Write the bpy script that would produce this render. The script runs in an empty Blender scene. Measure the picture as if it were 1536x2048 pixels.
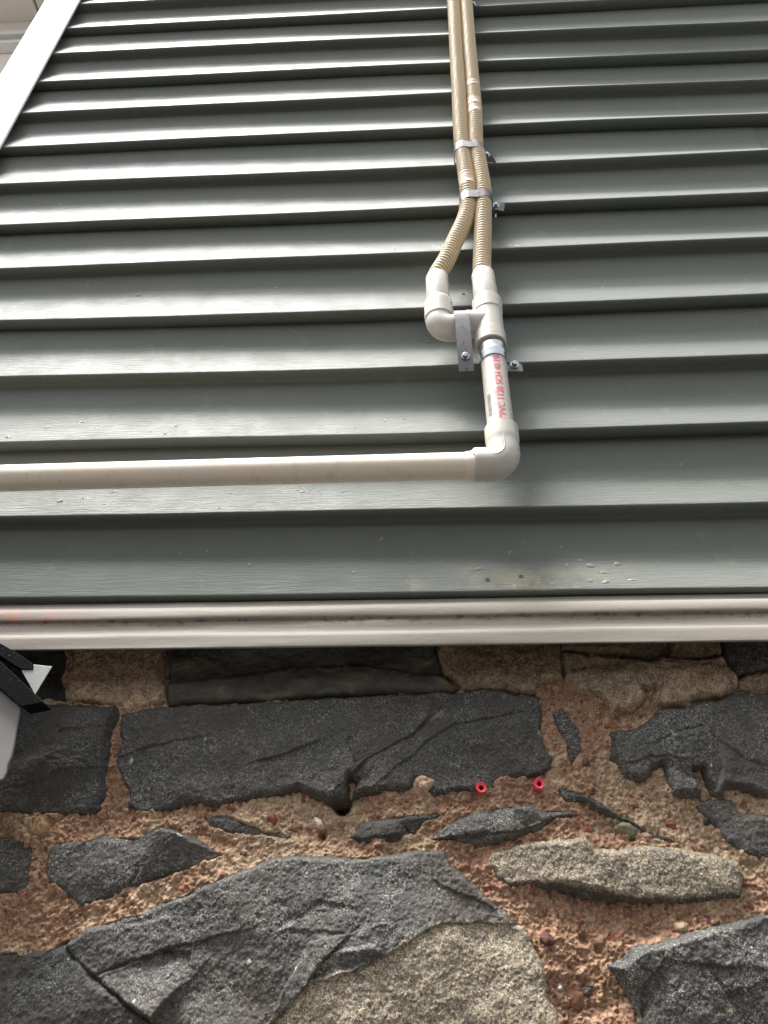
import bpy, bmesh, math, random
import numpy as np
from mathutils import Vector, Matrix
R = math.radians
random.seed(7); rng = np.random.default_rng(7)
S = bpy.context.scene
COL = S.collection

# ------------------------------------------------------------------ camera
FPX = 1538.0
RT = np.array([0.99861844, 0.05140071, 0.01091695])
UP = np.array([0.02050002, -0.57237886, 0.819733])
FW = np.array([-0.04838349, 0.81837669, 0.5726418])
CAM = np.array([0.0, -0.71063506, 1.5])
cd = bpy.data.cameras.new('camera'); co = bpy.data.objects.new('camera', cd); COL.objects.link(co)
cd.sensor_fit = 'VERTICAL'; cd.sensor_height = 36.0; cd.lens = FPX/2048*36.0
cd.clip_start = 0.02; cd.clip_end = 500
co.matrix_world = Matrix(((RT[0], UP[0], -FW[0], CAM[0]), (RT[1], UP[1], -FW[1], CAM[1]), (RT[2], UP[2], -FW[2], CAM[2]), (0, 0, 0, 1)))
S.camera = co
S.render.resolution_x = 768; S.render.resolution_y = 1024

# ------------------------------------------------------------------ light
SUN = Vector((-0.27, -0.14, 0.94)).normalized()      # direction towards the light
S.view_settings.view_transform = 'Standard'; S.view_settings.look = 'None'
S.view_settings.gamma = 1; S.view_settings.exposure = 2.0
w = bpy.data.worlds.new('World'); S.world = w; w.use_nodes = True
wn = w.node_tree; bg = wn.nodes['Background']
sky = wn.nodes.new('ShaderNodeTexSky'); sky.sky_type = 'NISHITA'; sky.sun_disc = False
sky.sun_elevation = math.asin(SUN.z); sky.sun_rotation = math.atan2(SUN.x, SUN.y)
sky.air_density = 1.0; sky.dust_density = 3.0; sky.ozone_density = 1.0
hs = wn.nodes.new('ShaderNodeHueSaturation'); hs.inputs['Saturation'].default_value = 0.15
wn.links.new(sky.outputs[0], hs.inputs['Color']); wn.links.new(hs.outputs[0], bg.inputs['Color'])
bg.inputs['Strength'].default_value = 0.090
sl = bpy.data.lights.new('sun', 'SUN'); sl.energy = 4.1; sl.angle = R(26); sl.color = (1.0, 0.975, 0.94)
so = bpy.data.objects.new('sun', sl); COL.objects.link(so)
so.rotation_euler = SUN.to_track_quat('Z', 'Y').to_euler(); so.location = (-3, -2, 6)

# ------------------------------------------------------------------ helpers
def at(px, py, y=0.0):
    d = (px-768)/FPX*RT - (py-1024)/FPX*UP + FW
    return CAM + d*(y-CAM[1])/d[1]

def mesh_obj(name, verts, faces, mat=None, parent=None, smooth=True, attrs=None):
    me = bpy.data.meshes.new(name)
    verts = np.asarray(verts, dtype=np.float32)
    if isinstance(faces, np.ndarray):
        n, k = faces.shape
        me.vertices.add(len(verts)); me.vertices.foreach_set('co', verts.ravel())
        me.loops.add(n*k); me.loops.foreach_set('vertex_index', faces.astype(np.int32).ravel())
        me.polygons.add(n); me.polygons.foreach_set('loop_start', np.arange(0, n*k, k, dtype=np.int32))
        me.polygons.foreach_set('loop_total', np.full(n, k, dtype=np.int32))
        me.update(calc_edges=True)
    else:
        me.from_pydata([tuple(map(float, v)) for v in verts], [], faces); me.update()
    if smooth: me.polygons.foreach_set('use_smooth', np.ones(len(me.polygons), dtype=bool))
    if attrs:
        for k, a in attrs.items():
            at_ = me.attributes.new(k, 'FLOAT', 'POINT'); at_.data.foreach_set('value', np.asarray(a, dtype=np.float32))
    if mat: me.materials.append(mat)
    o = bpy.data.objects.new(name, me); COL.objects.link(o)
    if parent: o.parent = parent
    return o

def tag(o, label=None, cat=None, group=None, kind=None):
    if label: o['label'] = label
    if cat: o['category'] = cat
    if group: o['group'] = group
    if kind: o['kind'] = kind
    return o

def empty(name, label, cat, group=None, loc=(0, 0, 0)):
    o = bpy.data.objects.new(name, None); COL.objects.link(o); o.empty_display_size = .05
    return tag(o, label, cat, group)

class MB:
    def __init__(s): s.v = []; s.f = []
    def add(s, v, f):
        b = len(s.v); s.v += [tuple(map(float, p)) for p in v]; s.f += [tuple(i+b for i in q) for q in f]
    def box(s, c, d, rot=None):
        c = Vector(c); hx, hy, hz = d[0]/2, d[1]/2, d[2]/2
        P = [Vector((x, y, z)) for x in (-hx, hx) for y in (-hy, hy) for z in (-hz, hz)]
        if rot is not None: P = [rot @ p for p in P]
        s.add([c+p for p in P], [(0,1,3,2),(4,6,7,5),(0,4,5,1),(2,3,7,6),(0,2,6,4),(1,5,7,3)])
    def prism(s, poly, off):
        n = len(poly); off = np.array(off)
        a = [np.array(p) for p in poly]; b = [p+off for p in a]
        s.add(a+b, [tuple(range(n-1, -1, -1)), tuple(range(n, 2*n))] + [(i, (i+1) % n, n+(i+1) % n, n+i) for i in range(n)])
    def tube(s, path, rad, n=40, closed_ends=True):
        path = [Vector(p) for p in path]; m = len(path)
        if not hasattr(rad, '__len__'): rad = [rad]*m
        T = []
        for i in range(m):
            a, b = path[max(i-1, 0)], path[min(i+1, m-1)]
            k = i
            d = b-a
            if d.length < 1e-9: d = T[-1] if T else Vector((0, 0, 1))
            T.append(d.normalized())
        ref = Vector((0, 1, 0)) if abs(T[0].y) < .9 else Vector((1, 0, 0))
        nrm = (ref - T[0]*ref.dot(T[0])).normalized(); V = []; F = []
        for i in range(m):
            nrm = (nrm - T[i]*nrm.dot(T[i])).normalized(); bi = T[i].cross(nrm)
            for j in range(n):
                a = 2*math.pi*j/n
                r = rad[i][j] if hasattr(rad[i], '__len__') else rad[i]
                V.append(path[i]+(nrm*math.cos(a)+bi*math.sin(a))*r)
        for i in range(m-1):
            for j in range(n):
                F.append((i*n+j, i*n+(j+1) % n, (i+1)*n+(j+1) % n, (i+1)*n+j))
        if closed_ends: F += [tuple(range(n-1, -1, -1)), tuple(range((m-1)*n, m*n))]
        s.add(V, F)
    def build(s, name, mat, parent=None, smooth=True, angle=40, bevel=0):
        o = mesh_obj(name, s.v, s.f, mat, parent, False)
        bm = bmesh.new(); bm.from_mesh(o.data); bmesh.ops.recalc_face_normals(bm, faces=bm.faces); 
        if smooth:
            for f in bm.faces: f.smooth = True
            for e in bm.edges:
                if len(e.link_faces) == 2 and e.calc_face_angle(0) > R(angle): e.smooth = False
        bm.to_mesh(o.data); bm.free()
        if bevel:
            mo = o.modifiers.new('bevel', 'BEVEL'); mo.width = bevel; mo.segments = 2; mo.limit_method = 'ANGLE'; mo.angle_limit = R(40)
        return o

# numpy value noise
def vnoise(x, y, seed):
    r = np.random.default_rng(seed); L = r.random((256, 256))
    xi = np.floor(x).astype(int); yi = np.floor(y).astype(int); fx = x-xi; fy = y-yi
    fx = fx*fx*fx*(fx*(fx*6-15)+10); fy = fy*fy*fy*(fy*(fy*6-15)+10)
    a = L[xi % 256, yi % 256]; b = L[(xi+1) % 256, yi % 256]; c = L[xi % 256, (yi+1) % 256]; d = L[(xi+1) % 256, (yi+1) % 256]
    return (a*(1-fx)+b*fx)*(1-fy)+(c*(1-fx)+d*fx)*fy - .5
def fbm(x, y, freq, octv, seed, gain=.5):
    o = np.zeros_like(x, dtype=float); a = 1.; 
    ang = .6
    for k in range(octv):
        c, s_ = math.cos(ang*k), math.sin(ang*k)
        o += a*vnoise((x*c-y*s_)*freq+17.3*k+40, (x*s_+y*c)*freq+9.1*k+40, seed+k); freq *= 2.03; a *= gain
    return o
def sstep(x, a, b):
    t = np.clip((x-a)/(b-a), 0, 1); return t*t*(3-2*t)
def sdf(X, Z, poly):
    poly = np.asarray(poly, float); d = np.full(X.shape, 1e9); ins = np.zeros(X.shape, bool); n = len(poly)
    for i in range(n):
        a = poly[i]; b = poly[(i+1) % n]; e = b-a
        t = np.clip(((X-a[0])*e[0]+(Z-a[1])*e[1])/(e@e+1e-12), 0, 1)
        d = np.minimum(d, (X-a[0]-t*e[0])**2+(Z-a[1]-t*e[1])**2)
        if abs(b[1]-a[1]) > 1e-12:
            c = ((a[1] > Z) != (b[1] > Z)) & (X < (b[0]-a[0])*(Z-a[1])/(b[1]-a[1])+a[0])
            ins ^= c
    d = np.sqrt(d); return np.where(ins, d, -d)

# ------------------------------------------------------------------ materials
def mat(name):
    m = bpy.data.materials.new(name); m.use_nodes = True; return m, m.node_tree, m.node_tree.nodes['Principled BSDF']
def N(t, typ, **kw):
    n = t.nodes.new(typ)
    for k, v in kw.items():
        if hasattr(n, k): setattr(n, k, v)
        else: n.inputs[k.replace('_', ' ')].default_value = v
    return n
def coords(t, scale=(1, 1, 1)):
    tc = N(t, 'ShaderNodeTexCoord'); mp = N(t, 'ShaderNodeMapping'); mp.inputs['Scale'].default_value = scale
    t.links.new(tc.outputs['Object'], mp.inputs['Vector']); return mp.outputs[0]
def noise(t, vec, scale, detail=4, rough=.55, dist=0.):
    n = N(t, 'ShaderNodeTexNoise'); n.inputs['Scale'].default_value = scale; n.inputs['Detail'].default_value = detail
    n.inputs['Roughness'].default_value = rough; n.inputs['Distortion'].default_value = dist
    t.links.new(vec, n.inputs['Vector']); return n.outputs['Fac']
def ramp(t, fac, stops):
    r = N(t, 'ShaderNodeValToRGB'); e = r.color_ramp.elements
    while len(e) < len(stops): e.new(.5)
    for i, (p, c) in enumerate(stops): e[i].position = p; e[i].color = (c[0], c[1], c[2], 1) if hasattr(c, '__len__') else (c, c, c, 1)
    t.links.new(fac, r.inputs[0]); return r.outputs[0]
def mix(t, fac, a, b, mode='MIX'):
    m = N(t, 'ShaderNodeMix'); m.data_type = 'RGBA'; m.blend_type = mode
    for s_, v in ((m.inputs[0], fac), (m.inputs[6], a), (m.inputs[7], b)):
        if hasattr(v, 'links'): t.links.new(v, s_)
        elif hasattr(v, '__len__'): s_.default_value = (*v, 1)
        else: s_.default_value = v
    return m.outputs[2]
def math_(t, op, a, b=0.):
    m = N(t, 'ShaderNodeMath'); m.operation = op
    for s_, v in ((m.inputs[0], a), (m.inputs[1], b)):
        if hasattr(v, 'links'): t.links.new(v, s_)
        else: s_.default_value = v
    return m.outputs[0]
def bump(t, bsdf, h, strength=.5, dist=.001, prev=None):
    b = N(t, 'ShaderNodeBump'); b.inputs['Distance'].default_value = dist
    if hasattr(strength, 'links'): t.links.new(strength, b.inputs['Strength'])
    else: b.inputs['Strength'].default_value = strength
    t.links.new(h, b.inputs['Height'])
    if prev: t.links.new(prev, b.inputs['Normal'])
    t.links.new(b.outputs[0], bsdf.inputs['Normal']); return b.outputs[0]
def attr(t, name):
    a = N(t, 'ShaderNodeAttribute'); a.attribute_name = name; return a.outputs['Fac']

def m_siding():
    m, t, b = mat('grey_green_vinyl')
    c = coords(t); cg = coords(t, (26, 1, 330)); cg2 = coords(t, (90, 1, 560))
    g = noise(t, cg, 1.0, 5, .6, .4); g2 = noise(t, cg2, 1.0, 3, .6, .6)
    big = noise(t, c, 3.0, 4); sm = noise(t, c, 35, 5, .65)
    col = mix(t, big, (.103, .114, .101), (.129, .140, .126))
    col = mix(t, ramp(t, sm, [(.62, 0), (.80, .35)]), col, (.26, .27, .24))
    dirt = ramp(t, noise(t, coords(t, (5, 1, 14)), 5, 6, .7, .5), [(.60, 0), (.78, .45)])
    col = mix(t, dirt, col, (.075, .082, .062))
    col = mix(t, math_(t, 'MULTIPLY', attr(t, 'stain'), ramp(t, noise(t, c, 60, 5, .7), [(.35, .15), (.6, 1)])), col, (.27, .25, .18))
    col = mix(t, math_(t, 'MULTIPLY', attr(t, 'scuff'), ramp(t, noise(t, coords(t, (1, 1, 2.2)), 130, 6, .8), [(.56, 0), (.64, 1)])), col, (.62, .62, .58))
    drip = ramp(t, noise(t, coords(t, (3, 1, .35)), 55, 3, .5), [(.66, 0), (.74, .07)])
    col = mix(t, drip, col, (.24, .26, .235))
    t.links.new(col, b.inputs['Base Color'])
    rr = ramp(t, noise(t, c, 22, 5, .7), [(.35, .58), (.7, .70)]); t.links.new(rr, b.inputs['Roughness']); b.inputs['Specular IOR Level'].default_value = .24
    h = math_(t, 'ADD', math_(t, 'MULTIPLY', g, 1.0), math_(t, 'MULTIPLY', g2, .6))
    n1 = bump(t, b, h, attr(t, 'grain'), .0009)
    bump(t, b, noise(t, coords(t, (1, 1, 1.6)), 14, 4, .6), .5, .0012, n1)
    return m
def m_plastic(name, col, rough=.28, dirtcol=(.30, .26, .20), dirt=.25, coat=0.):
    m, t, b = mat(name); c = coords(t)
    n = noise(t, c, 60, 6, .7); k = ramp(t, n, [(.55, 0), (.80, dirt)])
    base = mix(t, noise(t, c, 9, 3), tuple(x*.94 for x in col), col)
    t.links.new(mix(t, k, base, dirtcol), b.inputs['Base Color'])
    rr = ramp(t, noise(t, c, 40, 4), [(.3, rough*.8), (.75, rough*1.5)]); t.links.new(rr, b.inputs['Roughness'])
    b.inputs['Coat Weight'].default_value = coat
    bump(t, b, noise(t, c, 240, 3), .12, .0006); return m
def m_pvc():
    m, t, b = mat('white_pvc'); c = coords(t)
    k = ramp(t, noise(t, coords(t, (1, 1, .5)), 70, 8, .8, 1.2), [(.60, 0), (.78, .5)])
    base = mix(t, noise(t, c, 7, 4), (.44, .415, .37), (.50, .48, .44))
    t.links.new(mix(t, k, base, (.42, .37, .30)), b.inputs['Base Color'])
    t.links.new(ramp(t, noise(t, c, 55, 4), [(.3, .2), (.75, .42)]), b.inputs['Roughness'])
    b.inputs['Subsurface Weight'].default_value = .0
    bump(t, b, noise(t, c, 120, 4), .15, .0008); return m
def m_metal(name, col, rough, metallic=1.0, sc=200):
    m, t, b = mat(name); c = coords(t)
    t.links.new(mix(t, ramp(t, noise(t, c, sc, 5, .7), [(.4, 0), (.75, 1)]), col, tuple(x*.80 for x in col)), b.inputs['Base Color'])
    b.inputs['Metallic'].default_value = metallic
    t.links.new(ramp(t, noise(t, c, sc*.6, 3), [(.3, rough*.8), (.8, rough*1.4)]), b.inputs['Roughness'])
    bump(t, b, noise(t, c, sc*1.5, 3), .15, .0005); return m
def m_sill():
    m, t, b = mat('cream_sill_paint'); c = coords(t)
    base = mix(t, noise(t, c, 6, 5), (.150, .136, .110), (.188, .172, .140))
    sp = ramp(t, noise(t, coords(t, (1, 1, 2)), 170, 4, .6), [(.70, 0), (.745, .85)])
    col = mix(t, sp, base, (.10, .085, .06))
    st = noise(t, coords(t, (2.5, 1, 5)), 26, 7, .75, .5)
    col = mix(t, ramp(t, st, [(.55, 0), (.75, .35)]), col, (.24, .21, .16))
    # black dirt caught along the groove
    gr = math_(t, 'MULTIPLY', attr(t, 'groove'), ramp(t, noise(t, coords(t, (45, 8, 90)), 1.6, 5, .7), [(.52, 0), (.60, .95)]))
    col = mix(t, gr, col, (.05, .042, .035))
    rd = math_(t, 'MULTIPLY', attr(t, 'red'), ramp(t, noise(t, coords(t, (70, 70, 22)), 1.5, 6, .75, 1.), [(.46, 0), (.60, .65)]))
    col = mix(t, rd, col, (.40, .10, .06))
    t.links.new(col, b.inputs['Base Color']); b.inputs['Roughness'].default_value = .58
    bump(t, b, noise(t, coords(t, (1, 1, 4)), 90, 5), .25, .0008); return m
def m_rock():
    m, t, b = mat('dark_traprock'); c = coords(t)
    f1 = noise(t, c, 780, 3, .7); f2 = noise(t, coords(t, (1, 1, 1.25)), 400, 5, .75, .8); f3 = noise(t, c, 36, 5, .65)
    s = math_(t, 'ADD', math_(t, 'MULTIPLY', f1, .5), math_(t, 'MULTIPLY', f2, .5))
    spk = ramp(t, s, [(.43, (.017, .0165, .015)), (.495, (.050, .049, .045)), (.535, (.12, .117, .105)), (.585, (.36, .345, .30))])
    fine = ramp(t, s, [(.43, (.024, .0235, .022)), (.50, (.048, .047, .044)), (.58, (.115, .112, .10))])
    col = mix(t, ramp(t, f3, [(.40, 0), (.60, 1)]), fine, spk)
    col = mix(t, ramp(t, noise(t, c, 13, 3), [(.45, 0), (.65, .5)]), col, (.075, .058, .046))
    ls = ramp(t, s, [(.41, (.05, .042, .030)), (.49, (.20, .165, .115)), (.55, (.38, .32, .225)), (.62, (.60, .53, .41))])
    lf = math_(t, 'MULTIPLY', attr(t, 'lichen'), 1.0)
    la = math_(t, 'ADD', lf, math_(t, 'MULTIPLY', math_(t, 'SUBTRACT', noise(t, c, 60, 6, .75), .5), 1.3))
    col = mix(t, ramp(t, la, [(.40, 0), (.62, 1)]), col, ls)
    wh = ramp(t, noise(t, coords(t, (1, 1, .7)), 95, 1, .4), [(.775, 0), (.79, .8)])
    col = mix(t, wh, col, (.5, .48, .44))
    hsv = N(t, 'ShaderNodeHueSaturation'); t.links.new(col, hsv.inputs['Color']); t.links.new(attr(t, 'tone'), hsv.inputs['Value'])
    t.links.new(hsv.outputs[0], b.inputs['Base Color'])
    t.links.new(ramp(t, f2, [(.3, .5), (.7, .8)]), b.inputs['Roughness'])
    h = math_(t, 'ADD', math_(t, 'MULTIPLY', f2, 1.0), math_(t, 'MULTIPLY', f1, .5))
    n1 = bump(t, b, h, .65, .0011); return m
def m_sand(name='tan_sandstone', tint=1.0):
    m, t, b = mat(name); c = coords(t)
    f1 = noise(t, c, 520, 3, .7); f2 = noise(t, c, 150, 5, .7); f3 = noise(t, c, 22, 5, .6)
    s = math_(t, 'ADD', math_(t, 'MULTIPLY', f1, .55), math_(t, 'MULTIPLY', f2, .45))
    a = ramp(t, s, [(.40, (.13, .085, .052)), (.50, (.33, .225, .140)), (.60, (.52, .39, .26))])
    a2 = ramp(t, s, [(.40, (.09, .07, .05)), (.50, (.22, .165, .11)), (.60, (.38, .29, .20))])
    col = mix(t, ramp(t, f3, [(.38, 0), (.62, 1)]), a, a2)
    hsv = N(t, 'ShaderNodeHueSaturation'); t.links.new(col, hsv.inputs['Color']); t.links.new(attr(t, 'tone'), hsv.inputs['Value'])
    t.links.new(hsv.outputs[0], b.inputs['Base Color']); b.inputs['Roughness'].default_value = .85
    bump(t, b, math_(t, 'ADD', f2, math_(t, 'MULTIPLY', f1, .6)), .9, .0016); return m
def m_olive():
    m, t, b = mat('olive_slate'); c = coords(t)
    f = noise(t, coords(t, (1, 1, 2.2)), 30, 7, .62, .4); f2 = noise(t, c, 260, 5, .7)
    col = ramp(t, f, [(.38, (.020, .020, .016)), (.50, (.048, .046, .036)), (.60, (.090, .080, .056)), (.70, (.16, .13, .085))])
    col = mix(t, math_(t, 'MULTIPLY', f2, .5), col, (.09, .088, .07))
    t.links.new(col, b.inputs['Base Color']); b.inputs['Roughness'].default_value = .75; bump(t, b, math_(t, 'ADD', f, math_(t, 'MULTIPLY', f2, .4)), .7, .0015); return m
def m_mortar():
    m, t, b = mat('red_brown_mortar'); c = coords(t)
    f1 = noise(t, c, 560, 4, .75); f2 = noise(t, c, 170, 6, .75, .6); f3 = noise(t, c, 42, 5, .7)
    s = math_(t, 'ADD', math_(t, 'MULTIPLY', f1, .5), math_(t, 'MULTIPLY', f2, .5))
    red = ramp(t, s, [(.38, (.15, .080, .048)), (.50, (.37, .215, .132)), (.60, (.54, .365, .245)), (.68, (.66, .49, .36))])
    tan = ramp(t, s, [(.38, (.23, .150, .092)), (.50, (.50, .355, .23)), (.60, (.66, .51, .36)), (.68, (.76, .64, .49))])
    k = math_(t, 'ADD', attr(t, 'tan'), math_(t, 'MULTIPLY', math_(t, 'SUBTRACT', f3, .5), 2.2))
    col = mix(t, ramp(t, k, [(.35, 0), (.65, 1)]), red, tan)
    v = N(t, 'ShaderNodeTexVoronoi'); v.inputs['Scale'].default_value = 130; t.links.new(c, v.inputs['Vector'])
    sepc = N(t, 'ShaderNodeSeparateColor'); t.links.new(v.outputs['Color'], sepc.inputs[0])
    peb = math_(t, 'MULTIPLY', ramp(t, sepc.outputs[0], [(.78, 0), (.80, 1)]), ramp(t, v.outputs['Distance'], [(.32, 1), (.42, 0)]))
    pc = ramp(t, sepc.outputs[1], [(.2, (.30, .07, .04)), (.45, (.10, .085, .075)), (.7, (.36, .30, .23)), (.95, (.33, .11, .07))])
    col = mix(t, math_(t, 'MULTIPLY', peb, .8), col, pc)
    t.links.new(col, b.inputs['Base Color']); b.inputs['Roughness'].default_value = .9
    bump(t, b, math_(t, 'ADD', math_(t, 'ADD', f2, math_(t, 'MULTIPLY', f1, .7)), math_(t, 'MULTIPLY', peb, .4)), .9, .0016); return m
def m_hose():
    m, t, b = mat('ribbed_tan_hose'); c = coords(t)
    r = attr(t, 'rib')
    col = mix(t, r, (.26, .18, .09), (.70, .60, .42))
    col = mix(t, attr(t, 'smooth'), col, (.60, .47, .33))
    col = mix(t, ramp(t, noise(t, c, 25, 4), [(.4, 0), (.7, .35)]), col, (.55, .40, .25))
    t.links.new(col, b.inputs['Base Color']); b.inputs['Roughness'].default_value = .40
    b.inputs['Coat Weight'].default_value = .08; b.inputs['Coat Roughness'].default_value = .12
    return m
def m_flat(name, col, rough=.6):
    m, t, b = mat(name); c = coords(t)
    t.links.new(mix(t, noise(t, c, 90, 4, .7), tuple(x*.75 for x in col), tuple(min(1, x*1.15) for x in col)), b.inputs['Base Color'])
    b.inputs['Roughness'].default_value = rough; return m
def m_shingle():
    m, t, b = mat('black_asphalt_shingle'); c = coords(t)
    f = noise(t, c, 500, 3, .7)
    t.links.new(ramp(t, f, [(.45, (.004, .004, .005)), (.64, (.007, .007, .008)), (.72, (.16, .16, .17))]), b.inputs['Base Color'])  # pale specks in the colour stand in for glints on the granules
    b.inputs['Roughness'].default_value = .9; b.inputs['Specular IOR Level'].default_value = .06; bump(t, b, f, .5, .001); return m
M_SID = m_siding(); M_PVC = m_pvc(); M_SILL = m_sill(); M_ROCK = m_rock(); M_SAND = m_sand(); M_OLIVE = m_olive(); M_MORT = m_mortar(); M_HOSE = m_hose()
M_TRIM = m_plastic('white_vinyl_trim', (.80, .80, .78), .35, (.5, .5, .48), .2)
M_BEIGE = m_plastic('beige_soffit_vinyl', (.80, .755, .70), .45, (.35, .31, .27), .15)
M_STRAP = m_metal('dull_aluminium_strap', (.135, .13, .133), .42, .8)
M_GALV = m_metal('galvanised_band', (.46, .48, .50), .26, 1.0, 60)
M_SCREW = m_metal('zinc_screw', (.35, .40, .40), .30, 1.0, 400)
M_PIPE2 = m_plastic('cream_pvc_pipe', (.72, .63, .52), .30, (.30, .23, .16), .5)
M_RED = m_flat('red_ink', (.62, .055, .09), .5); M_GREY = m_flat('grey_ink', (.16, .15, .15), .6); M_LGREY = m_flat('faded_ink', (.36, .34, .32), .6)
M_PLUG = m_flat('red_nylon', (.72, .055, .09), .45); M_BLACK = m_flat('black_hole', (.006, .006, .006), .9)
M_SHING = m_shingle()
M_RAKE = m_plastic('grey_rake_board', (.17, .162, .152), .5, (.25, .24, .22), .3)
M_FLASH = m_metal('weathered_flashing', (.28, .29, .27), .45, .3)

# ------------------------------------------------------------------ ground (far below, never bright)
mg, tg, bgd = mat('dark_asphalt')
tg.links.new(mix(tg, noise(tg, coords(tg), 40, 5), (.035, .034, .033), (.065, .062, .058)), bgd.inputs['Base Color']); bgd.inputs['Roughness'].default_value = .8
g = mesh_obj('ground', [(-60, -60, 0), (60, -60, 0), (60, 60, 0), (-60, 60, 0)], [(0, 1, 2, 3)], mg, None, False); tag(g, kind='structure')

mn, tn_, bn = mat('brown_blocker')
tn_.links.new(mix(tn_, noise(tn_, coords(tn_), 30, 6, .7), (.22, .19, .16), (.30, .265, .225)), bn.inputs['Base Color']); bn.inputs['Roughness'].default_value = .9
mb = MB(); mb.box((0, -2.75, 1.3), (12, .3, 2.6)); mb.box((0, -2.75, 2.64), (12.1, .42, .08))  # added wall, out of view: cuts low sky so the siding coves darken
o = mb.build('light_blocker_wall', mn, None, False); tag(o, 'plain brown wall added unseen behind the camera to block low sky light', 'wall', kind='structure')
# ------------------------------------------------------------------ house wall: siding
XC = np.array([-.75, -.45, -.08, .28, .62])
EDG = [  # heights of the lower edge of each lap at XC, measured
 [1.8962,1.8952,1.8945,1.8937,1.8941],[2.0040,2.0028,2.0008,2.0010,2.0008],[2.1180,2.1160,2.1138,2.1162,2.1190],
 [2.2330,2.2300,2.2267,2.2295,2.2335],[2.3462,2.3425,2.3396,2.3440,2.3485],[2.4618,2.4628,2.4641,2.4675,2.4700],
 [2.5720,2.5733,2.5745,2.5785,2.5812],[2.6886,2.6894,2.6860,2.6900,2.6938],[2.8045,2.8060,2.8070,2.8078,2.8030],
 [2.9205,2.9215,2.9221,2.9232,2.9169],[3.0365,3.0362,3.0355,3.0315,3.0245],[3.1530,3.1520,3.1505,3.1460,3.1395]]
for k in range(12, 24): EDG.append([3.265+(k-12)*.1143+.001*math.sin(k*3+j) for j in range(5)])
EDG = np.array(EDG)
SX0, SX1 = -.775, 1.9
XSEAM = float(at(1518, 262, .014)[0])
xs = np.sort(np.concatenate([np.arange(SX0, SX1, .006), [XSEAM-.0003, XSEAM+.0003]]))
def edge(i, x): 
    # smooth the polyline a little
    o = 0
    for d in (-.06, -.03, 0, .03, .06): o = o+np.interp(x+d, XC, EDG[i])/5
    return o + .0006*np.sin(x*9+i*2.1)
prot = lambda x: .0178+.0030*sstep(x, -.6, .6)
TS = [1., .94, .88, .80, .72, .65, .60, .56, .52, .48, .44, .40, .36, .32, .28, .24, .20, .15, .10, .05, .015, 0.]
def crease(x, z): return .54-.15*sstep(x, -.55, .55)-.07*sstep(z, 2.1, 3.1)*sstep(x, -.1, .6)
def face_y(t, x, z):
    # share of the full projection recess at height share t of a lap
    c = crease(x, z); lo = .90*np.clip(t/c, 0, 1)**1.08; hi = .90+.10*np.clip((t-c)/.25, 0, 1)
    k = sstep(t, c-.035, c+.035); return lo*(1-k)+hi*k
rows = []; grain = []
ZT = np.zeros_like(xs)
for i in range(len(EDG)-2, -1, -1):
    zt = edge(i+1, xs)-.0030; zb = edge(i, xs); p = prot(xs)
    p = p*(1+.10*vnoise(xs*2.3+i*7.7, xs*0+i*3.3, 5+i))
    wob = .0012*vnoise(xs*4+i*11, xs*0+i*5.5+.5, 60+i)
    if i in (2, 3): wob = wob-.0012*(xs > 1.1)
    for t_ in TS:
        yy = face_y(t_, xs, zb)
        rows.append(np.stack([xs, p*yy+wob*(1-abs(2*t_-1))+(.0012*(xs > XSEAM)*(t_ > .02) if i in (6, 7) else 0), zb+(zt-zb)*t_], 1)); grain.append(np.where(True, .12+.88*(1-sstep(t_-crease(xs, zb), -.04, .10)), 0))
    # nose of the lap and its return
    d2 = .0225 if i % 2 == 0 else p
    for dy, dz in ((.0004, -.0009), (.0013, -.0018), (.0028, -.0026), (.0060, -.0031)):
        rows.append(np.stack([xs, 0*xs+dy, zb+dz], 1)); grain.append(np.full(len(xs), .2))
    if i % 2 == 0:
        rows.append(np.stack([xs, p-.0010, zb-.0034], 1)); grain.append(np.full(len(xs), .1))
        rows.append(np.stack([xs, p-.0008, zb+.0040], 1)); grain.append(np.full(len(xs), .1))
        rows.append(np.stack([xs, p+.0012, zb+.0040], 1)); grain.append(np.full(len(xs), .1))
    else:
        rows.append(np.stack([xs, p*.70, zb-.0034], 1)); grain.append(np.full(len(xs), .1))
V = np.concatenate(rows); n = len(xs); m_ = len(rows)
I, J = np.meshgrid(np.arange(m_-1), np.arange(n-1), indexing='ij'); a = (I*n+J).ravel()
F = np.stack([a, a+n, a+n+1, a+1], 1)
house = empty('house_wall', 'upper house wall of grey-green lapped vinyl siding with white corner post and cream sill', 'house wall')
def vb(px, py, rx, rz):
    c_ = at(px, py, .004); return np.exp(-((V[:, 0]-c_[0])/rx)**2-((V[:, 2]-c_[2])/rz)**2)
mesh_obj('siding', V, F, M_SID, house, True, {'grain': np.concatenate(grain)*.9,
    'stain': np.clip(.7*vb(1040, 1160, .040, .018)+.5*vb(830, 1165, .015, .008)+.45*vb(940, 1150, .012, .02)+.3*vb(1180, 1140, .05, .02), 0, 1),
    'scuff': np.clip(vb(1020, 490, .035, .012)+.8*vb(900, 490, .03, .012)+.6*vb(980, 402, .03, .01)+.5*vb(1060, 1175, .05, .006)+.5*vb(830, 400, .02, .01)+.3*vb(600, 980, .05, .02)+.35*vb(820, 480, .03, .012), 0, 1)})
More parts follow.
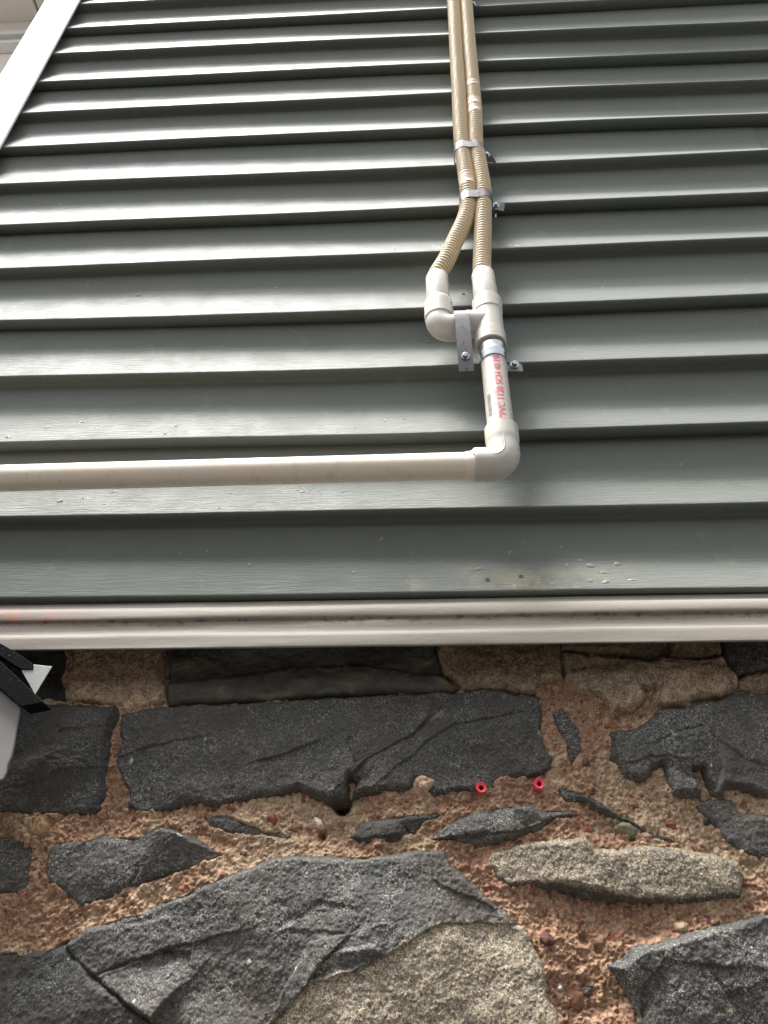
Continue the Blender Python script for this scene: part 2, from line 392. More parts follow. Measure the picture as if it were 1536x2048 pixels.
# screw holes / nail heads punched in the siding
def pt(px, py, i, off=0.):
    """point on the siding surface seen at (px,py): iterate on the depth"""
    y = .004
    for _ in range(12):
        P = at(px, py, y); zb, zt = None, None
        x, z = P[0], P[2]
        k = max(j for j in range(len(EDG)) if edge(j, np.array(x)) <= z+1e-6) if z > 1.8925 else 0
        zb = float(edge(k, np.array(x))); zt = float(edge(k+1, np.array(x)))-.003
        t_ = np.clip((z-zb)/(zt-zb), 0, 1)
        yy = float(face_y(np.array(t_), np.array(x), np.array(z)))*float(prot(np.array(x)))
        y = .5*y+.5*yy
    P = at(px, py, y+off); return P
def hole(px, py, r=.0015):
    P = pt(px, py, 0); mb = MB(); P = Vector(P)
    k = 10; 
    mb.tube([P+Vector((0, .002, 0)), P+Vector((0, -.0009, 0)), P+Vector((0, -.0012, 0)), P+Vector((0, -.0004, 0))], [r*1.5, r*1.5, r*1.05, r*.95], 12, False)
    o = mb.build('screw_hole', M_SID, house)
    mb = MB(); mb.tube([P+Vector((0, .001, 0)), P+Vector((0, -.0005, 0))], r*1.0, 12); o2 = mb.build('hole_bore', M_BLACK, o)
    at_ = o.data.attributes.new('grain', 'FLOAT', 'POINT')
for p_ in ((975, 1160), (1042, 1153)): hole(*p_)
hole(927, 588, .0012)

# rain drops
mw, tw, bw = mat('water'); bw.inputs['Base Color'].default_value = (.97, .98, .98, 1); bw.inputs['Roughness'].default_value = .03
bw.inputs['IOR'].default_value = 1.33; bw.inputs['Transmission Weight'].default_value = .9
mb = MB()
drops = [(275, 591, 5, 5), (555, 577, 3, 3), (605, 985, 6, 3), (1070, 983, 5, 4), (118, 1004, 6, 4), (170, 998, 9, 2), (222, 986, 10, 2), (462, 988, 3, 4), (1234, 1130, 6, 6),
  (1181, 1133, 7, 6), (1158, 1122, 9, 3), (1020, 1106, 4, 4), (955, 1139, 8, 4), (1212, 1146, 14, 3), (1266, 1161, 9, 3), (1134, 1131, 4, 3), (762, 1080, 5, 5), (498, 1131, 5, 4), (827, 1107, 3, 4),
  (1363, 930, 4, 4), (589, 662, 2, 3), (1160, 695, 3, 3), (1520, 679, 4, 2), (1207, 578, 3, 3), (1020, 591, 2, 2), (1053, 590, 2, 2), (330, 868, 4, 3), (655, 828, 3, 3), (683, 985, 5, 3), (119, 410, 4, 3), (313, 352, 4, 2), (93, 856, 6, 3), (15, 875, 5, 3), (160, 845, 7, 2), (352, 852, 4, 3), (590, 790, 3, 3), (770, 843, 3, 3), (808, 838, 3, 3), (1490, 1122, 4, 3), (1210, 1165, 7, 5), (1180, 1163, 5, 4), (1105, 1158, 4, 3), (1130, 1140, 3, 2), (666, 1158, 3, 3), (841, 1166, 2, 3)]
for k in range(120):
    drops.append((random.uniform(10, 1530), random.choice([random.uniform(450, 1180), random.uniform(830, 1180)]), random.uniform(1.3, 3.2), random.uniform(1.2, 2.6)))
def drop(px, py, a_, b_):
    P = pt(px, py, 0); 
    if not(1.897 < P[2]): return
    sc = np.linalg.norm(P-CAM)/FPX
    rx, rz = a_*sc, b_*sc*1.15; V_ = []; F_ = []
    nr, ns = 4, 12
    tilt = random.uniform(-.3, .6)
    for r_ in range(nr+1):
        th = r_/nr*math.pi/2
        for s_ in range(ns):
            an = 2*math.pi*s_/ns; k_ = math.sin(th)*(1+.12*math.sin(an*2+a_)+.08*math.sin(an*3+b_))
            dx, dz = rx*k_*math.cos(an), rz*k_*math.sin(an)
            V_.append((P[0]+dx, P[1]+.0003+dz*-.12-min(rx, rz)*.36*math.cos(th), P[2]+dz+dx*tilt))
    for r_ in range(nr):
        for s_ in range(ns): F_.append((r_*ns+s_, r_*ns+(s_+1) % ns, (r_+1)*ns+(s_+1) % ns, (r_+1)*ns+s_))
    mb.add(V_, F_)
for d_ in drops: drop(d_[0], d_[1], d_[2]*1.12, d_[3]*1.15)
o = mb.build('rain_drops', mw, None, True, 180); tag(o, 'clear rain drops scattered over the grey-green siding', 'water drops', kind='stuff')

# corner post
mb = MB(); mb.box((-.7955, .080, 3.2), (.025, .170, 2.74)); mb.box((-.7605, -.0039, 3.2), (.061, .0024, 2.74)); mb.build('corner_post', M_TRIM, house, bevel=.0008)
mb = MB(); mb.tube([(-.7300, -.0036, 1.835), (-.7300, -.0036, 4.57)], .0030, 12)
mb.build('post_bead', M_TRIM, house)

# sill
SP = [(.020, 1.8900, 0), (.0050, 1.8880, 0), (.0035, 1.8830, 0), (.0030, 1.8795, 0), (-.0020, 1.8790, 0), (-.0048, 1.8765, 0), (-.0068, 1.8720, 0), (-.0078, 1.8670, 0), (-.0078, 1.8640, .1), (-.0070, 1.8618, .7), (-.0055, 1.8610, 1),
      (-.0055, 1.8590, .7), (-.0057, 1.8520, .05), (-.0060, 1.8475, 0), (-.0070, 1.8460, 0), (-.0085, 1.8450, 0), (-.0094, 1.8440, 0), (-.0100, 1.8400, 0), (-.0105, 1.8340, 0), (-.0109, 1.8295, 0), (-.0108, 1.8278, 0), (-.0090, 1.8278, 0), (-.0086, 1.8300, 0), (-.0076, 1.8400, 0), (-.0030, 1.8460, 0), (-.0020, 1.8580, 0), (.0050, 1.8700, 0), (.080, 1.8720, 0)]
xs2 = np.arange(-.82, 1.9, .01); rows = []; gv = []; rd = []
tilt = lambda x: .0006*np.sin(x*5)-.0012*x
for k, (y_, z_, g_) in enumerate(SP):
    rows.append(np.stack([xs2, y_+.0003*np.sin(xs2*13+k)+.0004*fbm(xs2, xs2*0+k*.1, 20, 2, 3), z_+tilt(xs2)+.0003*fbm(xs2, xs2*0, 25, 3, 9)], 1)); gv.append(np.full(len(xs2), g_))
    rd.append((1-sstep(xs2, -.46, -.30))*(1. if 3 <= k <= 10 else .25))
n = len(xs2); m_ = len(SP); I, J = np.meshgrid(np.arange(m_-1), np.arange(n-1), indexing='ij'); a = (I*n+J).ravel()
so_ = mesh_obj('sill_trim', np.concatenate(rows), np.stack([a, a+n, a+n+1, a+1], 1), M_SILL, house, True, {'groove': np.concatenate(gv), 'red': np.concatenate(rd)})
so_['label'] = 'stepped cream sill moulding, dirty in its groove, red smear at left end'

# ------------------------------------------------------------------ stone foundation
YM = .040                                  # mortar plane
YS = .026                                  # plane on which outlines were measured
def poly(pts): return [tuple(at(x, y, YS)[[0, 2]]) for x, y in pts]
def grid(x0, x1, z0, z1, st):
    nx = max(4, int((x1-x0)/st)); nz = max(4, int((z1-z0)/st))
    X, Z = np.meshgrid(np.linspace(x0, x1, nx), np.linspace(z0, z1, nz), indexing='xy')
    return X, Z
def gfaces(mask):
    nz, nx = mask.shape; q = mask[:-1, :-1] | mask[1:, :-1] | mask[:-1, 1:] | mask[1:, 1:]
    I, J = np.nonzero(q); a = I*nx+J; F = np.stack([a, a+1, a+nx+1, a+nx], 1)
    used, inv = np.unique(F.ravel(), return_inverse=True); return used, inv.reshape(F.shape)
found = empty('stone_foundation', 'old rubble foundation wall of dark stones in crumbling reddish mortar under the sill', 'stone wall')

STONES = [
 ('sand', 'tan sandstone block at the top left under the sill', .011, 1.1, [(144,1200),(326,1200),(326,1337),(327,1369),(329,1398),(297,1404),(254,1420),(236,1416),(234,1404),(195,1402),(137,1398),(129,1369),(129,1341),(143,1322)]),
 ('green', 'long dark greenish slab directly under the sill', .013, 1.35, [(331,1200),(866,1200),(870,1300),(880,1320),(886,1345),(905,1362),(922,1374),(900,1378),(836,1379),(754,1380),(617,1389),(500,1396),(400,1399),(332,1401)]),
 ('sand', 'brown crusted stone right of the greenish slab', .013, .8, [(868,1200),(877,1313),(887,1345),(902,1350),(914,1364),(930,1371),(1000,1368),(1049,1377),(1070,1380),(1074,1364),(1101,1353),(1130,1353),(1119,1200)]),
 ('sand', 'large tan sandstone slab with a ragged lower edge', .016, 1.0, [(1122,1298),(1136,1355),(1164,1378),(1195,1385),(1227,1406),(1230,1413),(1251,1421),(1272,1415),(1296,1394),(1290,1378),(1283,1371),(1303,1370),(1317,1366),(1318,1373),(1307,1390),(1317,1406),(1349,1408),(1373,1406),(1394,1394),(1447,1387),(1474,1373),(1480,1354),(1464,1336),(1447,1306),(1419,1314),(1342,1312),(1328,1310),(1300,1318),(1244,1307)]),
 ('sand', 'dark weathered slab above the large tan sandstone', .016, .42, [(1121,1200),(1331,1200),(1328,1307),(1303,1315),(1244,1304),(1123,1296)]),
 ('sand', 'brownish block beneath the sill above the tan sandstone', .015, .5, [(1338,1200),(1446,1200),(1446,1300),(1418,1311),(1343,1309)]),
 ('rock', 'dark block in the upper right corner under the sill', .013, .8, [(1450,1200),(1640,1200),(1640,1330),(1560,1334),(1502,1339),(1480,1346),(1466,1336),(1452,1305)]),
 ('sand', 'small tan stone at the right edge below the dark block', .012, .85, [(1481,1353),(1495,1344),(1536,1337),(1640,1334),(1640,1374),(1536,1375),(1499,1375),(1483,1369)]),
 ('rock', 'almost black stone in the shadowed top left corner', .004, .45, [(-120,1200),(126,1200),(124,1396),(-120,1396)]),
 ('rock', 'dark square stone at the left beside the rake board', .013, .7, [(-120,1402),(98,1402),(195,1405),(232,1409),(231,1431),(218,1451),(212,1482),(208,1525),(198,1560),(190,1609),(172,1620),(60,1623),(-120,1616)]),
 ('rock', 'broad dark stone with diagonal fissures in the middle of the top row', .016, .85, [(236,1422),(297,1408),(328,1404),(400,1402),(500,1399),(617,1393),(754,1384),(852,1381),(875,1375),(930,1379),(969,1371),(1004,1373),(1043,1384),(1078,1388),(1083,1419),(1087,1454),(1095,1497),(1106,1507),(1101,1535),(1070,1542),(1030,1550),(1000,1559),(980,1571),(953,1573),(902,1577),(871,1585),(852,1579),(866,1556),(832,1550),(820,1571),(773,1581),(719,1587),(703,1590),(712,1560),(700,1552),(690,1590),(656,1602),(625,1587),(594,1575),(547,1584),(488,1595),(430,1605),(371,1597),(332,1611),(273,1615),(254,1603),(246,1564),(230,1533),(227,1509),(238,1474),(234,1443)]),
 ('rock', 'narrow dark wedge standing between two large stones', .009, .95, [(1101,1408),(1138,1401),(1143,1423),(1157,1444),(1167,1458),(1167,1493),(1153,1521),(1146,1523),(1136,1497),(1122,1465),(1110,1437)]),
 ('rock', 'dark stone with two hanging points at the upper right', .014, 1.05, [(1227,1458),(1279,1449),(1297,1441),(1312,1427),(1316,1411),(1373,1410),(1394,1398),(1447,1391),(1475,1380),(1536,1378),(1640,1376),(1640,1592),(1536,1586),(1516,1581),(1488,1571),(1457,1570),(1445,1587),(1433,1583),(1419,1563),(1408,1535),(1391,1538),(1406,1577),(1406,1587),(1377,1593),(1349,1582),(1335,1545),(1331,1528),(1311,1535),(1297,1554),(1272,1554),(1251,1542),(1241,1524),(1229,1507)]),
 ('rock', 'blue-grey stone at the right edge in the mortar bed', .010, 1.15, [(1401,1605),(1412,1594),(1475,1593),(1478,1605),(1495,1622),(1570,1628),(1640,1630),(1640,1712),(1570,1712),(1499,1702),(1488,1688),(1450,1657),(1443,1640)]),
 ('rock', 'thin dark sliver slanting down to the right', .007, .95, [(1120,1573),(1129,1569),(1167,1582),(1216,1606),(1244,1624),(1290,1648),(1335,1666),(1371,1679),(1349,1681),(1304,1666),(1279,1650),(1241,1630),(1209,1618),(1174,1598),(1142,1596),(1134,1599)]),
 ('rock', 'grey lens-shaped stone below the red wall plugs', .012, 1.2, [(865,1674),(890,1649),(914,1630),(969,1618),(1020,1608),(1066,1605),(1086,1615),(1105,1616),(1140,1614),(1162,1624),(1115,1633),(1091,1650),(1052,1671),(1000,1681),(949,1685),(910,1675),(875,1677)]),
 ('rock', 'small dark stone left of the lens-shaped one', .010, .8, [(704,1670),(715,1645),(750,1632),(797,1628),(875,1619),(884,1625),(852,1641),(824,1661),(789,1680),(734,1680)]),
 ('rock', 'flat dark sliver near the red pebble', .006, .95, [(378,1624),(450,1624),(495,1642),(540,1655),(578,1666),(545,1668),(500,1666),(450,1658),(410,1646)]),
 ('rock', 'pointed dark stone in the left mortar bed', .011, 1.05, [(90,1695),(105,1680),(200,1672),(265,1670),(305,1650),(325,1649),(365,1660),(400,1680),(443,1705),(410,1720),(350,1740),(280,1765),(215,1790),(155,1806),(125,1782),(90,1760),(82,1725)]),
 ('rock', 'brownish dark stone cut by the left edge', .009, .8, [(-120,1666),(35,1670),(57,1690),(60,1720),(40,1782),(-120,1784)]),
 ('rock', 'dark stone in the lower left corner behind the crevice', .007, .75, [(-120,1906),(0,1903),(120,1891),(152,1922),(182,1954),(241,2000),(297,2046),(340,2100),(370,2220),(-120,2220)]),
 ('rock', 'largest stone, dark above with a tan lichen-covered lower right', .016, 1.1, [(122,1890),(128,1882),(170,1855),(300,1815),(415,1765),(500,1730),(550,1711),(600,1707),(665,1708),(705,1712),(768,1707),(843,1696),(888,1698),(903,1730),(953,1770),(998,1815),(1028,1838),(1048,1850),(1073,1890),(1088,1920),(1093,1960),(1098,1995),(1125,2048),(1150,2120),(1160,2220),(380,2220),(350,2100),(300,2048),(240,2003),(182,1956)]),
 ('rock', 'elongated tan lichen-covered stone above the mortar hollow', .018, 1.1, [(988,1700),(1048,1684),(1118,1676),(1178,1668),(1193,1690),(1243,1697),(1293,1688),(1368,1693),(1433,1706),(1483,1720),(1492,1750),(1487,1789),(1368,1799),(1268,1796),(1218,1784),(1158,1774),(1093,1764),(1018,1766),(999,1754),(985,1725)]),
 ('rock', 'large dark stone in the lower right corner', .015, 1.1, [(1218,1928),(1248,1917),(1268,1896),(1330,1882),(1393,1861),(1468,1846),(1536,1828),(1640,1812),(1640,2220),(1310,2220),(1300,2100),(1286,2048),(1266,2000),(1243,1962)]),
]
LICH = {21: [(500,2220),(520,2100),(545,2045),(625,1962),(700,1945),(768,1914),(823,1877),(883,1844),(968,1840),(1018,1838),(1060,1850),(1120,1930),(1200,2220)],
        22: [(900,1600),(1600,1600),(1600,1850),(900,1850)]}
LSP = {23: [((1461,2024), 9, 1.), ((1306,1935), 12, .7), ((1280,2040), 9, .6)], 10: [((1084,1459), 11, 1.), ((870,1430), 42, .5), ((835,1560), 18, .45)], 12: [((1260,1480), 28, .35)], 13: [((1460,1660), 60, .12)], 21: [((640,1780), 60, .25)]}
# fracture steps: stone -> polyline, amplitude (+ = raised on the left of its direction), width, reach
STEPS = {10: [([(705,1545),(750,1505),(812,1470),(848,1438)], .0060, .0020, .020), ([(800,1525),(850,1480),(914,1440),(1000,1425)], .0030, .003, .03), ([(245,1520),(290,1535),(330,1555)], -.0035, .002, .015),
              ([(250,1500),(300,1485),(360,1475)], .0028, .003, .02), ([(530,1515),(570,1505),(605,1492)], .0035, .002, .016), ([(1060,1540),(1065,1500),(1090,1470)], -.003, .003, .02)],
         21: [([(170,1955),(240,1925),(330,1898),(400,1880)], .0040, .003, .03), ([(290,2060),(330,2000),(372,1960)], .0030, .002, .02), ([(620,1962),(650,1925),(668,1905)], .0050, .0015, .012), ([(480,2110),(545,2045),(625,1965),(700,1948),(768,1916),(823,1880),(883,1846),(968,1842),(1040,1842)], .0035, .0015, .02),
              ([(580,1960),(620,1885),(700,1868)], -.0030, .003, .03), ([(860,1700),(870,1760),(960,1800)], .003, .003, .02)],
         15: [([(880,1672),(960,1664),(1040,1660),(1090,1640)], .0035, .0015, .010), ([(1030,1615),(1040,1640),(1060,1655)], .003, .003, .012)],
         16: [([(810,1632),(812,1650),(820,1660)], .004, .0015, .012), ([(715,1672),(760,1668),(800,1672)], .003, .0015, .01)],
         12: [([(1340,1470),(1400,1450),(1470,1500),(1540,1530)], .0030, .004, .03), ([(1245,1530),(1300,1510),(1350,1515)], .003, .002, .015)],
         18: [([(230,1800),(270,1740),(300,1665)], -.0045, .003, .03)],
         9: [([(60,1560),(120,1540),(200,1530)], .003, .003, .02)],
         1: [([(320,1368),(430,1352),(560,1335),(700,1328),(880,1350)], -.0060, .003, .03)],
         3: [([(1125,1345),(1200,1330),(1300,1322),(1440,1330)], -.003, .004, .03)],
         23: [([(1300,2100),(1280,1980),(1330,1920),(1420,1930)], .0035, .004, .03), ([(1500,2060),(1450,1990),(1536,1960)], .003, .003, .03)]}
FACETS = {21: [([(185,1958),(330,1898),(378,1905),(372,1965),(300,2045)], -.30), ([(620,1962),(668,1905),(755,1893),(768,1912),(700,1945)], .30), ([(560,1860),(640,1800),(760,1830),(700,1870)], -.15), ([(125,1895),(170,1858),(330,1830),(380,1890),(190,1950)], .12)],
          18: [([(300,1665),(325,1649),(443,1705),(300,1765),(235,1790)], .22)], 10: [([(711,1532),(812,1470),(850,1440),(870,1392),(780,1400),(690,1480)], .16), ([(860,1500),(1000,1425),(1080,1450),(1095,1530),(980,1568)], .10), ([(240,1560),(330,1540),(420,1575),(400,1603),(270,1613)], .14)],
          15: [([(880,1672),(930,1630),(1020,1610),(1040,1640),(960,1664)], -.25), ([(1030,1612),(1070,1608),(1090,1640),(1050,1655)], .35)], 12: [([(1340,1470),(1420,1450),(1450,1520),(1440,1580),(1340,1540)], .25)], 23: [([(1225,1930),(1300,1900),(1330,1960),(1290,2040)], .25), ([(1480,1850),(1640,1820),(1640,1950),(1450,1930)], -.10)],
          9: [([(100,1405),(235,1410),(225,1450),(120,1460)], -.15)], 16: [([(805,1630),(884,1622),(850,1645),(812,1662)], .4)]}
def build_stone(k, kind, label, H, tone, pts, st=.0008):
    pl = np.array(poly(pts)); x0, z0 = pl.min(0)-.006; x1, z1 = pl.max(0)+.006
    if z1 > 1.842: z1 = 1.875
    X, Z = grid(x0, x1, z0, z1, st)
    wx = X+.0026*fbm(X, Z, 70, 3, 11+k)+.0007*fbm(X, Z, 330, 2, 31+k); wz = Z+.0026*fbm(X, Z, 70, 3, 51+k)+.0007*fbm(X, Z, 330, 2, 71+k)
    sd = sdf(wx, wz, pl)
    size = min(x1-x0, z1-z0); wd = min(.0065, size*.2)
    e = np.clip((sd+.0020)/wd, -1, 1); prof = np.where(e > 0, 1-(1-np.clip(e, 0, 1))**2.6, e*1.4)
    r = np.random.default_rng(100+k); cx, cz = pl.mean(0); fac = np.full(X.shape, 1e9)
    for q in range(6):
        an = r.random()*6.283; sl_ = r.uniform(.03, .20); 
        d_ = (X-cx)*math.cos(an)+(Z-cz)*math.sin(an); fac = np.minimum(fac, -sl_*d_+r.uniform(0, .35)*sl_*size*1.2)
    fac = np.clip(fac, -.010, .006); rr2 = np.random.default_rng(700+k)
    cell = np.full(X.shape, -1e9)
    for q in range(7):
        ox, oz = rr2.uniform(x0, x1), rr2.uniform(z0, z1); gx, gz = rr2.normal(0, .11, 2); cell = np.maximum(cell, gx*(wx-ox)+gz*(wz-oz)-.004*rr2.random())
    fac = fac-.55*np.clip(cell, 0, .012)
    fac = (fac-np.percentile(fac[sd > 0], 12))*(1 if kind == 'rock' else .35); prof = prof*(.56 if kind == 'rock' else .78)
    hgt = H*prof+(fac*.8+.0050*fbm(X, Z, 22, 2, 200+k)+.0013*fbm(X, Z, 90, 4, 230+k, .62)+.0008*fbm(X, Z, 480, 2, 260+k))*sstep(sd, -.002, .006)
    hgt += .0006*(.5-np.abs(fbm(X, Z, 45, 3, 290+k)*2))*sstep(sd, 0, .006)
    for (pp, A, wdt, reach) in STEPS.get(k, []):
        pw = np.array(poly(pp)); best = np.full(X.shape, 1e9); side = np.zeros(X.shape)
        for i in range(len(pw)-1):
            a, b = pw[i], pw[i+1]; e_ = b-a; L = np.hypot(*e_); t_ = np.clip(((wx-a[0])*e_[0]+(wz-a[1])*e_[1])/L**2, 0, 1)
            dx, dz = wx-a[0]-t_*e_[0], wz-a[1]-t_*e_[1]; dd = np.hypot(dx, dz); c_ = (e_[0]*(wz-a[1])-e_[1]*(wx-a[0]))/L
            u = dd < best; best = np.where(u, dd, best); side = np.where(u, np.sign(c_)*dd, side)
        A *= .65; wdt *= .6; hgt += A*(sstep(side, -wdt*.5, wdt*.5)-.5)*np.exp(-(best/reach)**2)-abs(A)*.15*np.exp(-((side+wdt*.6)/(wdt*.7))**2)*np.exp(-(best/reach)**2)
    for fp, gz in FACETS.get(k, []):
        fw = np.array(poly(fp)); mk = sstep(sdf(wx, wz, fw), -.0012, .0025); hgt += gz*(Z-fw[:, 1].mean())*mk
    lich = np.zeros(X.shape)+.06
    if k in LICH: lich = np.maximum(lich, .35+.30*sstep(sdf(wx, wz, poly(LICH[k])), -.003, .003)); lich = np.where(sdf(wx, wz, poly(LICH[k])) > -.004, lich, .06)
    if k == 1: lich = lich*0+.42
    if k == 22: lich = .62-.45*(1-sstep(sd, -.001, .003))*(Z < at(1200, 1750, YS)[2])
    for (c_, rr_, am) in LSP.get(k, []):
        cc = at(*c_, YS)[[0, 2]]; lich = np.maximum(lich, am*np.exp(-(((X-cc[0])**2+(Z-cc[1])**2)/(rr_*.00038)**2)))
    Y = YM-hgt+.002; mask = sd > -.0055
    used, F = gfaces(mask)
    V = np.stack([X.ravel(), Y.ravel(), Z.ravel()], 1)[used]
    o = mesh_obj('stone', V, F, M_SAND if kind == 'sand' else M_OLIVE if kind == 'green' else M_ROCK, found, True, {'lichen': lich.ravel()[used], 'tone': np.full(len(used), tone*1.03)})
    if kind == 'green': o['label'] = label
    o['label'] = label
    return pl
polys = []
for k, (kind, label, H, tone, pts) in enumerate(STONES): polys.append(build_stone(k, kind, label, H, tone, pts))

# mortar bed
X, Z = grid(-.52, .48, 1.40, 1.878, .0009)
allsd = np.full(X.shape, -1e9)
for pl in polys: allsd = np.maximum(allsd, sdf(X, Z, pl))
hm = .0060*fbm(X, Z, 30, 2, 400)+.0034*fbm(X, Z, 110, 3, 410, .55)+.0024*fbm(X, Z, 420, 3, 420, .7)
hm += .0016*(np.abs(fbm(X, Z, 150, 3, 430))*2)
hm += .0015*(1-sstep(-allsd, 0, .010)); nz_ = .0045*np.clip(fbm(X, Z, 55, 3, 440)*2.4, 0, 1); hm -= .014*sstep(allsd-nz_, -.0005, .005)                       # squeezed up against the stones
def dent(px, py, r_, A):
    c_ = at(px, py, YM)[[0, 2]]; return A*np.exp(-(((X-c_[0])**2+(Z-c_[1])**2)/(r_*.00038)**2)**1.5)
hm -= dent(683, 1608, 22, .030)+dent(645, 1672, 10, .010)+dent(1120, 1795, 60, .008)+dent(1200, 1800, 60, .007)+dent(1300, 1830, 60, .005)+dent(1080, 1840, 30, .004)+dent(1160, 2020, 60, .004)+dent(380, 1700, 30, .003)+dent(1190,1630,50,.004)
for q_ in range(9): hm -= dent(128+q_*24, 1900+q_*21, 16, .014)
hm -= dent(1168, 1880, 12, .007)+dent(1196,1900,9,.006)+dent(735, 1560, 14, -.010)+dent(850, 1572, 22, -.012)
tn = .52+.0*X
def blob(px, py, rx, A):
    c_ = at(px, py, YM)[[0, 2]]; return A*np.exp(-(((X-c_[0])**2+(Z-c_[1])**2)/(rx*.00038)**2))
tn += blob(1180, 1850, 190, -.75)+blob(1140, 2000, 120, -.6)+blob(960, 1740, 90, -.5)+blob(1000, 1600, 80, -.35)+blob(220, 1570, 90, -.5)+blob(100, 1790, 160, -.35)+blob(400, 1680, 60, -.3)
tn += blob(1330, 1620, 160, .35)+blob(1500, 1600, 90, .5)+blob(560, 1630, 130, .25)+blob(1160, 1400, 85, -1.4)+blob(1380, 1850, 120, -.1)+blob(735, 1560, 20, .4)+blob(850, 1572, 25, .4)
u, F = gfaces(np.ones(X.shape, bool))
mesh_obj('mortar', np.stack([X.ravel(), (YM-hm).ravel(), Z.ravel()], 1), F, M_MORT, found, True, {'tan': tn.ravel()})

# wall beyond the frame (left, right, below), built coarser with its own stones
def outer(x0, x1, z0, z1, seed):
    X, Z = grid(x0, x1, z0, z1, .005); r = np.random.default_rng(seed)
    pts = np.stack([r.uniform(x0-.1, x1+.1, 160), r.uniform(z0-.1, z1+.1, 160)], 1); d1 = np.full(X.shape, 9.); d2 = d1.copy(); idx = np.zeros(X.shape, int)
    area = (x1-x0+.2)*(z1-z0+.2); npt = int(area/.022); pts = pts[:max(6, npt)] if npt < 160 else pts
    for i, p in enumerate(pts):
        d = np.hypot((X-p[0])*.6, Z-p[1])+.01*fbm(X, Z, 20, 2, seed); u = d < d1; d2 = np.where(u, d1, np.minimum(d2, d)); idx = np.where(u, i, idx); d1 = np.where(u, d, d1)
    e = sstep(d2-d1, .006, .022); h = .013*e+.006*fbm(X, Z, 25, 4, seed+9)
    V = np.stack([X.ravel(), (YM-h).ravel(), Z.ravel()], 1); u, F = gfaces(np.ones(X.shape, bool))
    o = mesh_obj('outlying_stonework', V, F, M_MORT, found, True, {'tan': np.full(X.size, .4), 'lichen': np.full(X.size, .1), 'tone': np.full(X.size, 1.)})
    o.data.materials.append(M_ROCK)
    o.data.polygons.foreach_set('material_index', (e.ravel()[F[:, 0]] > .35).astype(np.int32))
outer(-2.0, -.515, 0, 1.85, 1); outer(.475, 2.0, 0, 1.85, 2); outer(-.52, .48, 0, 1.402, 3)

# pebbles
def pebble(label, px, py, rx, rz, col, dep=.004, rot=0., seed=0):
    bm = bmesh.new(); bmesh.ops.create_icosphere(bm, subdivisions=4, radius=1)
    c_ = at(px, py, YM-.003); s_ = .00039
    ii = int(round((c_[2]-Z[0, 0])/(Z[1, 0]-Z[0, 0]))); jj = int(round((c_[0]-X[0, 0])/(X[0, 1]-X[0, 0]))); ii = min(max(ii, 2), X.shape[0]-3); jj = min(max(jj, 2), X.shape[1]-3)
    c_[1] = YM-float(hm[ii-2:ii+3, jj-2:jj+3].mean())+dep*.45
    vs = np.array([v.co[:] for v in bm.verts]); nn = .42*fbm(vs[:, 0]+3, vs[:, 2]+vs[:, 1]*.7+5, 1.1, 4, 500+seed)
    for v, q in zip(bm.verts, nn):
        p = v.co*(1+q); x, z = p.x*rx*s_, p.z*rz*s_; v.co = Vector((c_[0]+x*math.cos(rot)-z*math.sin(rot), c_[1]+p.y*dep, c_[2]+x*math.sin(rot)+z*math.cos(rot)))
    me = bpy.data.meshes.new('pebble'); bm.to_mesh(me); bm.free()
    for p in me.polygons: p.use_smooth = True
    key = 'pebble_'+'_'.join('%03d' % int(c*100) for c in col)
    m = bpy.data.materials.get(key)
    if not m:
        m, t, b = mat(key); c = coords(t); f = noise(t, c, 260, 4, .7)
        t.links.new(mix(t, ramp(t, f, [(.38, 0), (.62, 1)]), tuple(x*.6 for x in col), tuple(min(1, x*1.2) for x in col)), b.inputs['Base Color']); b.inputs['Roughness'].default_value = .85; bump(t, b, f, .8, .0012)
    me.materials.append(m); o = bpy.data.objects.new('pebble', me); COL.objects.link(o); o.parent = found; o['label'] = label
RED = (.27, .085, .055); DKR = (.12, .055, .045)
for q, a_ in enumerate([('round red pebble between dark sliver and pale pebble', 543, 1636, 14, 15, RED, .006), ('pale angular pebble in the middle mortar', 636, 1645, 17, 11, (.62, .54, .42), .007, -.6), ('greenish grey oval pebble under the slanting sliver', 1257, 1657, 29, 17, (.20, .19, .12), .007, -.2),
    ('round tan pebble at the far left', 78, 1653, 24, 22, (.33, .21, .10), .004), ('red oval pebble at the right', 1345, 1648, 15, 9, RED, .005, -.4), ('smooth tan pebble in the lower right mortar', 1364, 1853, 19, 15, (.38, .27, .17), .007),
    ('dark red pebble beside the largest stone', 1094, 1879, 21, 14, DKR, .007, -.3), ('brown pebble below the dark wedge', 1169, 1526, 17, 9, (.12, .08, .06), .005, .5), ('small red pebble under the large tan slab', 1215, 1451, 8, 8, RED, .004),
    ('small whitish pebble in the lower mortar column', 1121, 1973, 8, 8, (.45, .42, .38), .005), ('big brown pebble in the lower mortar column', 1149, 1994, 24, 22, (.22, .105, .055), .0035), ('small red pebble in the right mortar', 1272, 1609, 11, 6, RED, .004),
    ('little dark pebble at the right', 1416, 1642, 8, 7, (.06, .055, .055), .005), ('grey pebble beside the whitish one', 1175, 1980, 13, 11, (.11, .09, .08), .005), ('brown pebble near the mortar hole', 590, 1655, 15, 10, (.22, .11, .07), .004),
    ('small grey pebble below the red one', 575, 1672, 11, 7, (.12, .105, .09), .004), ('reddish pebble below the fissured stone', 460, 1613, 16, 7, (.25, .09, .05), .003), ('small pink pebble in the right mortar', 1295, 1672, 11, 6, (.42, .27, .20), .004),
    ('orange pebble in the lower left joint', 365, 1775, 11, 8, (.40, .15, .08), .004), ('pinkish stone lump in the mortar hollow', 1295, 1838, 20, 12, (.32, .18, .12), .006), ('brown lump in the mortar hollow', 1260, 1822, 17, 14, (.20, .11, .07), .005)]): pebble(*a_, seed=q)
